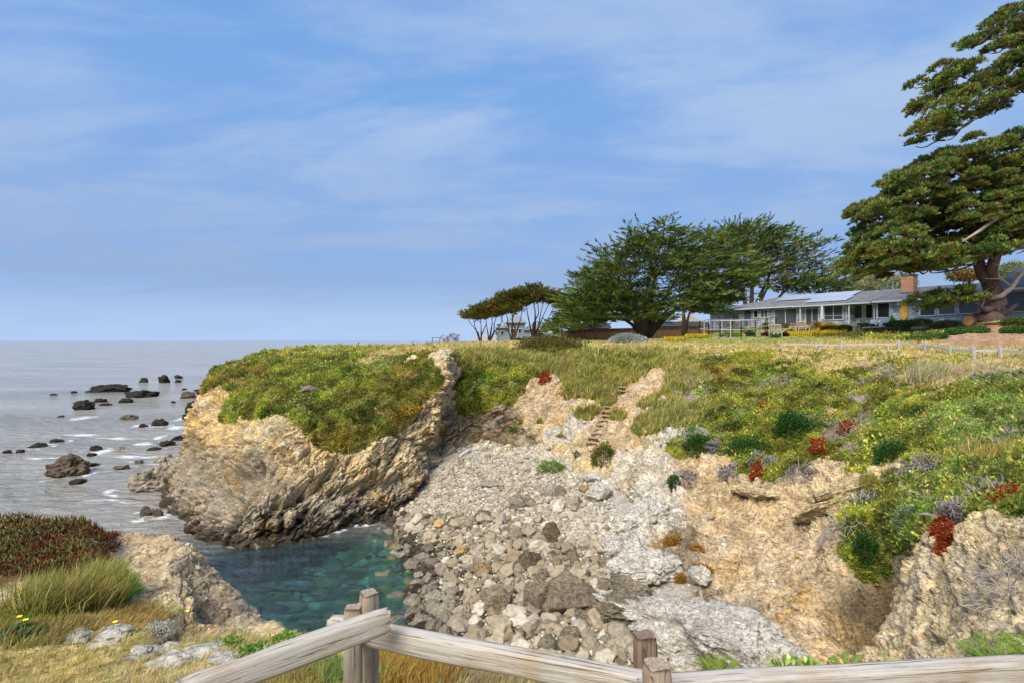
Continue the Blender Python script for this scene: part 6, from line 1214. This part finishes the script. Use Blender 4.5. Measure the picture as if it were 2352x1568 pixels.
# wire enclosure made of grey timber frames
we = thing('garden_enclosure', 'enclosure of grey timber and wire panels round a vegetable bed', 'enclosure', seat_px(250, 695)); Z0 = OFF[we.name]
def frame(a, b_, h, mid=True, n_=1):
    mb = MB(); a, b_ = np.array(a), np.array(b_)
    for k in range(n_ + 1): p = a + (b_ - a) * k / n_; mb.bar(p - np.array([0, 0, .3]), p + np.array([0, 0, h]), .07)
    for z in ((.05, h * .5, h) if mid else (.05, h)): mb.bar(a + np.array([0, 0, z]), b_ + np.array([0, 0, z]), .07)
    for z in np.arange(.2, h, .2): mb.bar(a + np.array([0, 0, z]), b_ + np.array([0, 0, z]), .008)
    mb.build('panel', M_WOODG, we)
ez = lambda zx, zy, Y: at(1592.5 + .3229 * zx, 551.25 + .3229 * zy, Y)
EP = [seat_px(45, 690), seat_px(110, 696), seat_px(190, 700), seat_px(340, 702), seat_px(440, 694), seat_px(525, 668)]
for a, b_, n_ in zip(EP[:-1], EP[1:], (2, 1, 2, 1, 2)): frame(a, b_, 1.75, True, n_)
back = [p + np.array([2.6, 3.6, .35]) for p in EP]
for a, b_ in ((back[0], back[2]), (back[2], back[4]), (back[4], back[5])): frame(a, b_, 1.6, False, 2)
frame(EP[0], back[0], 1.7, True, 1); frame(EP[-1], back[-1], 1.7, True, 1); frame(EP[2], back[2], 1.7, True, 1)
def gbush(lb, zx, zy, w_, h_, cols, name='shrub', leaf=.14, n=1800, Y=None):
    c = seat_px(zx, zy); bush(name, lb, 'shrub', 0, 0, w_, h_, cols, leaf, n, c=c + np.array([0, 0, h_ / 2 / FP * c[1] * .8]), stemmy=False)
gbush('green vegetable bed inside the wire enclosure', 265, 690, 48, 9, GREEN_B); gbush('green plant in the right part of the wire enclosure', 405, 685, 16, 12, GREEN_D)
for i, (lb, zx, zy, w_, h_, cols) in enumerate([('dark green hedge left of the lone lawn chair', 1075, 655, 36, 17, [(.05, .09, .02), (.09, .13, .03)]), ('dark green hedge behind the loungers', 1240, 632, 50, 12, [(.06, .10, .02), (.10, .14, .03)]), ('long green hedge under the dark windows', 1470, 622, 60, 17, [(.09, .14, .03), (.14, .2, .05), (.06, .1, .02)]), ('rounded green hedge at the right end under the windows', 1600, 622, 70, 19, [(.10, .15, .03), (.16, .22, .05), (.06, .1, .02)]),
        ('orange flowering shrub left of the yellow flowers', 870, 630, 28, 16, [(.45, .22, .04), (.3, .22, .05), (.5, .3, .06)]), ('yellow shrub behind the dark red plants', 970, 622, 34, 10, [(.62, .5, .05), (.5, .42, .06)]), ('dark red plants above the yellow flower bed', 975, 640, 44, 9, [(.14, .03, .02), (.2, .06, .03)]), ('green shrub before the left sliding door', 640, 630, 42, 11, [(.12, .15, .03), (.3, .22, .05), (.08, .11, .03)]),
        ('dark red plant left of the slatted chairs', 520, 686, 18, 8, [(.12, .03, .02), (.18, .08, .03)]), ('dark red plant in front of the table', 650, 684, 16, 7, [(.12, .03, .02), (.18, .05, .03)]), ('green tuft in front of the farthest left chair', 585, 694, 18, 6, [(.10, .16, .06), (.16, .22, .08)]), ('yellow green shrub inside the enclosure end', 515, 635, 22, 14, [(.35, .38, .06), (.2, .25, .04)]), ('firewood coloured dry shrub by the blue door', 372, 598, 20, 10, [(.5, .3, .08), (.35, .2, .06)]), ('spiky green plant under the dark wide window', 1408, 585, 14, 16, [(.2, .3, .06), (.3, .4, .1)]),
        ('brown dry shrub mound right of the loungers', 1450, 655, 66, 12, [(.26, .15, .07), (.34, .22, .1), (.18, .1, .05)]), ('grey green low shrub right of the driftwood', 1810, 615, 60, 12, [(.22, .26, .14), (.16, .2, .08)]), ('green ivy mat beyond the pine trunk', 2300, 600, 60, 14, [(.07, .13, .03), (.12, .18, .04)])]): gbush(lb, zx, zy, w_, h_, cols)
def gpatch(lb, zx, zy, w_, h_, cols, leaf=.12, n=2200): patch('flower_bed', lb, 'flower bed', 1592.5 + .3229 * zx, 551.25 + .3229 * zy, w_, h_, cols, leaf, n, 4)
YF = [(.72, .52, .02), (.78, .60, .04), (.45, .40, .05), (.66, .46, .02)]
gpatch('bright yellow flower bed along the terrace edge', 870, 668, 150, 15, YF); gpatch('yellow flower bed left of the wire enclosure', 40, 698, 60, 13, YF); gpatch('low yellow flower patch right of the silver shrub', -130, 722, 50, 9, YF)
gpatch('dark green ground cover strip left of the bare red soil', 1600, 705, 140, 16, [(.05, .12, .02), (.10, .18, .04), (.3, .32, .08)]); gpatch('dark green ivy strip before the pine', 1920, 660, 110, 13, [(.05, .12, .02), (.09, .17, .03)]); gpatch('green ivy strip at the right edge below the pine', 2290, 660, 60, 13, [(.05, .12, .02), (.09, .17, .03)])
# driftwood, log, dark stump
g0 = seat_px(1665, 600); mb = MB(); mb.tube([g0 + np.array(q) for q in ((-1.4, 0, .35), (-.9, 0, .55), (-.1, .1, .5), (.6, .1, .38), (1.3, 0, .6))], [.06, .28, .22, .10, .02], 8); tag(mb.build('driftwood', M_WHT, None, True), 'white whale shaped driftwood before the hedge', 'driftwood')
g0 = seat_px(1660, 640); mb = MB(); mb.tube([g0 + np.array(q) for q in ((-1.3, 0, .12), (-.3, 0, .2), (.6, .1, .35), (1.5, .2, .7))], [.16, .16, .13, .06], 7); tag(mb.build('driftwood', M_GREYW, None, True), 'grey driftwood log lying below the white one', 'driftwood')
g0 = seat_px(1965, 612); o = thing('log', 'cut log with a pale orange sawn face beside the pine trunk', 'log', g0); mb = MB(); mb.tube([g0 + np.array([-.35, -.3, .45]), g0 + np.array([.9, .5, .45])], .46, 14); mb.build('bark', M_BARKP, o); mb = MB(); mb.tube([g0 + np.array([-.36, -.305, .45]), g0 + np.array([-.33, -.285, .45])], .41, 14); mb.build('sawn_face', mat('sawn_wood', (.50, .26, .13), .8, .3, 4, .2), o)
g0 = gp(2316, 728, 49); mb = MB(); mb.tube([g0 + np.array(q) for q in ((-.9, 0, .2), (-.3, 0, .5), (.3, .1, .9), (.9, .1, 1.3))], [.2, .25, .24, .18], 8); tag(mb.build('stump', M_BARKP, None, True), 'dark fallen stump right of the pine trunk', 'stump')
# brown board fence behind the cypresses
bf = thing('board_fence', 'brown vertical board fence running behind the cypress trunks', 'fence', gp(1290, 776, 76)); FPT = [(1288, 74), (1339, 77), (1449, 84), (1505, 88), (1560, 93), (1640, 101)]
fp_ = [gp(px, 770, Y) for px, Y in FPT]; fh = [1.25, 1.55, 1.75, 1.8, 1.8, 1.8]
mbb = MB(); mbr = MB()
for i in range(len(fp_) - 1):
    a, b_ = fp_[i], fp_[i + 1]; n_ = int(np.linalg.norm(b_ - a) / .32)
    for k in range(n_):
        p, q = a + (b_ - a) * k / n_, a + (b_ - a) * (k + .93) / n_; h = fh[i] + (fh[i + 1] - fh[i]) * k / n_; mbb.bar((p + q) / 2 - np.array([0, 0, .4]), (p + q) / 2 + np.array([0, 0, h * rng.uniform(.985, 1)]), np.linalg.norm(q - p), .03, tuple(unit(np.cross(b_ - a, [0, 0, 1]))))
    mbr.bar(a + np.array([0, -.05, fh[i]]), b_ + np.array([0, -.05, fh[i + 1]]), .16, .06); mbr.bar(a + np.array([0, -.04, fh[i] - .28]), b_ + np.array([0, -.04, fh[i + 1] - .28]), .05, .12); mbr.bar(a + np.array([0, -.04, .3]), b_ + np.array([0, -.04, .3]), .05, .12)
mbb.build('boards', M_FENCE, bf); mbr.build('rail', M_FENCED, bf)
for i in range(len(fp_) - 1):
    a, b_ = fp_[i], fp_[i + 1]
    for k in range(max(1, int(np.linalg.norm(b_ - a) / 2.6))): s_ = k / max(1, int(np.linalg.norm(b_ - a) / 2.6)); p = a + (b_ - a) * s_ + np.array([0, -.08, 0]); mb = MB(); mb.bar(p - np.array([0, 0, .4]), p + np.array([0, 0, fh[i] + (fh[i + 1] - fh[i]) * s_]), .12); mb.build('post', M_FENCED, bf)
# low rail fence along the cliff edge
cf = thing('rail_fence', 'low grey post and rail fence along the top of the far right slope', 'fence', ground_px(2182, 817)); pp_ = []
for px, py in ((1883, 806), (1932, 804), (2064, 802), (2125, 806), (2182, 817), (2235, 821), (2296, 820), (2362, 826)):
    g = ground_px(px, py); pp_.append(g)
for g in pp_:
    for s_ in (-1, 1): mb = MB(); p = g + np.array([.10 * s_, .16 * s_, 0]); mb.bar(p - np.array([0, 0, .4]), p + np.array([0, 0, .56 + .05 * s_]), .13); mb.build('post', M_WOODG, cf)
for a, b_ in [(pp_[0] + np.array([-2.6, .3, .12]), pp_[1])] + list(zip(pp_[1:-1], pp_[2:])): mb = MB(); mb.bar(a + np.array([0, 0, .38]), b_ + np.array([0, 0, .36]), .09, .12); mb.build('rail', M_WOODG, cf)
# timber steps pegged into the slope
st = [(1440,500),(1420,525),(1390,555),(1375,580),(1355,607),(1340,645),(1325,678),(1308,708),(1292,740),(1275,775),(1255,805),(1238,835),(1222,872),(1208,905)]; sp_ = [ground_px(980 + .3125 * x, 735 + .3125 * y) for x, y in st]
sl_ = thing('slope_steps', 'flight of small wooden treads climbing the steep bank at the back of the cove', 'steps', sp_[0]); MT = mat('tread_wood', (.40, .28, .17), .9, .3, 9, .3)
for p in sp_: mb = MB(); q = p + np.array([0, -.12, .12]); mb.bar(q + np.array([-.33, 0, .04]), q + np.array([.33, .05, -.05]), .20, .07); mb.build('tread', MT, sl_)
mb = MB(); mb.tube([p + np.array([-.32, -.08, .14]) for p in sp_], .02, 5); mb.build('rope', M_GREYW, sl_)
# white pipes left on the bank
for a, b_, lb in (((1795 - 190, 0), 0, ''),) if False else (((1058, 1049), (1078, 1037), 'white plank lying at the back of the pale shingle'), ((1478, 985), (1481, 998), 'short white pipe sticking out of the bare bank')):
    A, B = ground_px(*a), ground_px(*b_); mb = MB(); mb.bar(A + np.array([0, -.1, .15]), B + np.array([0, -.1, .18]), .14, .09); tag(mb.build('plank', M_WHT), lb, 'plank')
# wooden frame on the point
g0 = gp(1002, 787, 86); o = thing('viewing_frame', 'small open wooden frame standing on the point against the sea', 'frame', g0); mb = MB(); hh = g0[2]
for sx in (-.55, .55): mb.bar(g0 + np.array([sx, 0, -.4]), g0 + np.array([sx, 0, 1.15]), .09)
mb.bar(g0 + np.array([-.6, 0, 1.15]), g0 + np.array([.6, 0, 1.15]), .08); mb.bar(g0 + np.array([-.5, 0, .6]), g0 + np.array([.5, 0, .6]), .05); mb.build('frame', M_FENCED, o); mb = MB(); mb.box(g0 + np.array([-.6, 0, .22]), (1.5, .5, .1)); mb.build('platform', M_FENCED, o)
# neighbour's house among the wind shaped trees
nh = thing('neighbour_house', 'pale blue grey house half hidden behind the wind shaped trees', 'house', gp(1190, 775, 112)); Yh = 112; zg = OFF[nh.name][2]
M_NW = mat('blue_grey_siding', (.17, .215, .26), .85, .15, 4, .2, (1, 1, 8)); M_NR = mat('grey_roof', (.20, .21, .23), .9, .2, 3, .2)
def nbox(px0, px1, pyt, dep, name='wall', m_=None, z0=None): a, b_ = at(px0, pyt, Yh), at(px1, pyt, Yh); mb = MB(); z0_ = (zg - 1) if z0 is None else z0; mb.box(((a[0] + b_[0]) / 2, Yh + dep / 2, (a[2] + z0_) / 2), (b_[0] - a[0], dep, a[2] - z0_)); mb.build(name, m_ or M_NW, nh)
nbox(1140, 1163, 752, 6); nbox(1163.2, 1206, 741, 7); nbox(1206.2, 1258, 757.5, 8)
def hroof(px0, px1, pyt, pye, dep, ov=4): a, b_ = at(px0 - ov, pye, Yh - .6), at(px1 + ov, pye, Yh - .6); r0, r1 = at(px0 + (px1 - px0) * .28, pyt, Yh + dep / 2), at(px1 - (px1 - px0) * .28, pyt, Yh + dep / 2); c, d = b_ + np.array([0, dep + 1.2, 0]), a + np.array([0, dep + 1.2, 0]); mb = MB(); mb.add([a, b_, c, d, r0, r1], [(0, 1, 5, 4), (1, 2, 5), (2, 3, 4, 5), (3, 0, 4), (3, 2, 1, 0)]); mb.build('roof', M_NR, nh)
hroof(1140, 1163, 746, 753, 6); hroof(1163, 1206, 725, 741, 7); hroof(1206, 1258, 743, 757.5, 8)
for px0, px1, y0, y1 in ((1137,1146,760,770),(1149,1158,760,768),(1140,1150,744,748),(1172,1182,754,766),(1190,1198,754,766),(1218,1226,763,772),(1236,1250,763,772)):
    a, b_ = at(px0, y0, Yh - .1), at(px1, y1, Yh - .1); mb = MB(); mb.box((a + b_) / 2, (b_[0] - a[0], .12, a[2] - b_[2])); o = mb.build('window', M_WHT, nh); OFF[o.name] = OFF[nh.name]; mb = MB(); mb.box((a + b_) / 2 + np.array([0, -.07, 0]), ((b_[0] - a[0]) * .84, .04, (a[2] - b_[2]) * .8)); mb.build('pane', M_GLD, o)
mb = MB(); a, b_ = at(1092, 776, Yh - 3), at(1142, 774, Yh - 1); mb.box((a + b_) / 2, (b_[0] - a[0], 3, .4)); 
for k in range(7): q = a + (b_ - a) * k / 6; mb.bar(q, q + np.array([0, 0, 1.0]), .07)
mb.bar(a + np.array([0, 0, 1.0]), b_ + np.array([0, 0, 1.0]), .07); mb.build('deck', M_WOODG, nh)
c = gp(1240, 776, 92); bush('shrub', 'yellow spiky bush beside the neighbour house', 'shrub', 0, 0, 24, 16, [(.55, .42, .08), (.4, .35, .08)], .3, 1200, c=c + np.array([0, 0, .5]), stemmy=False)
c = gp(1270, 778, 90); bush('shrub', 'pink flowering bush at the left end of the board fence', 'shrub', 0, 0, 18, 8, [(.5, .2, .35), (.3, .25, .2)], .25, 700, c=c + np.array([0, 0, .4]), stemmy=False)
c = gp(1195, 778, 96); bush('shrub', 'dark green low hedge before the neighbour house', 'shrub', 0, 0, 32, 8, GREEN_D, .25, 900, c=c + np.array([0, 0, .4]), stemmy=False)
# dark sheds behind the board fence
for lb, px0, px1, pyt, Y, gab in (('long low dark shed behind the board fence', 1508, 1632, 738, 112, 0), ('small dark shed behind the left part of the board fence', 1352, 1404, 742, 100, 0), ('pale roofed gable hut behind the dark shed', 1556, 1612, 724, 125, 1)):
    a, b_ = at(px0, pyt, Y), at(px1, pyt, Y); zg = ground_xy((a[0] + b_[0]) / 2, min(Y, 118)) ; zg = min(zg, a[2] - 1); o = thing('shed', lb, 'shed', ((a[0] + b_[0]) / 2, Y, zg)); mb = MB(); ht = a[2] - zg; mb.box(((a[0] + b_[0]) / 2, Y + 2, zg + ht * .36 - .5), (b_[0] - a[0] - .6, 4, ht * .72 + 1)); mb.build('wall', M_FENCED if gab else M_TRIMD, o)
    ze_ = zg + ht * .72; mid = (a[0] + b_[0]) / 2; mb = MB(); mb.add([(a[0], Y - .5, ze_), (b_[0], Y - .5, ze_), (b_[0], Y + 4.5, ze_), (a[0], Y + 4.5, ze_)] + ([(mid, Y - .5, a[2]), (mid, Y + 4.5, a[2])] if gab else [(a[0], Y + 2, a[2]), (b_[0], Y + 2, a[2])]), [(0, 4, 5, 3), (1, 2, 5, 4), (0, 1, 4), (3, 5, 2), (3, 2, 1, 0)] if gab else [(0, 1, 5, 4), (2, 3, 4, 5), (0, 4, 3), (1, 2, 5), (3, 2, 1, 0)]); mb.build('roof', mat('shed_roof', (.36, .33, .29) if gab else (.035, .035, .04), .8, .2, 3, .2), o)
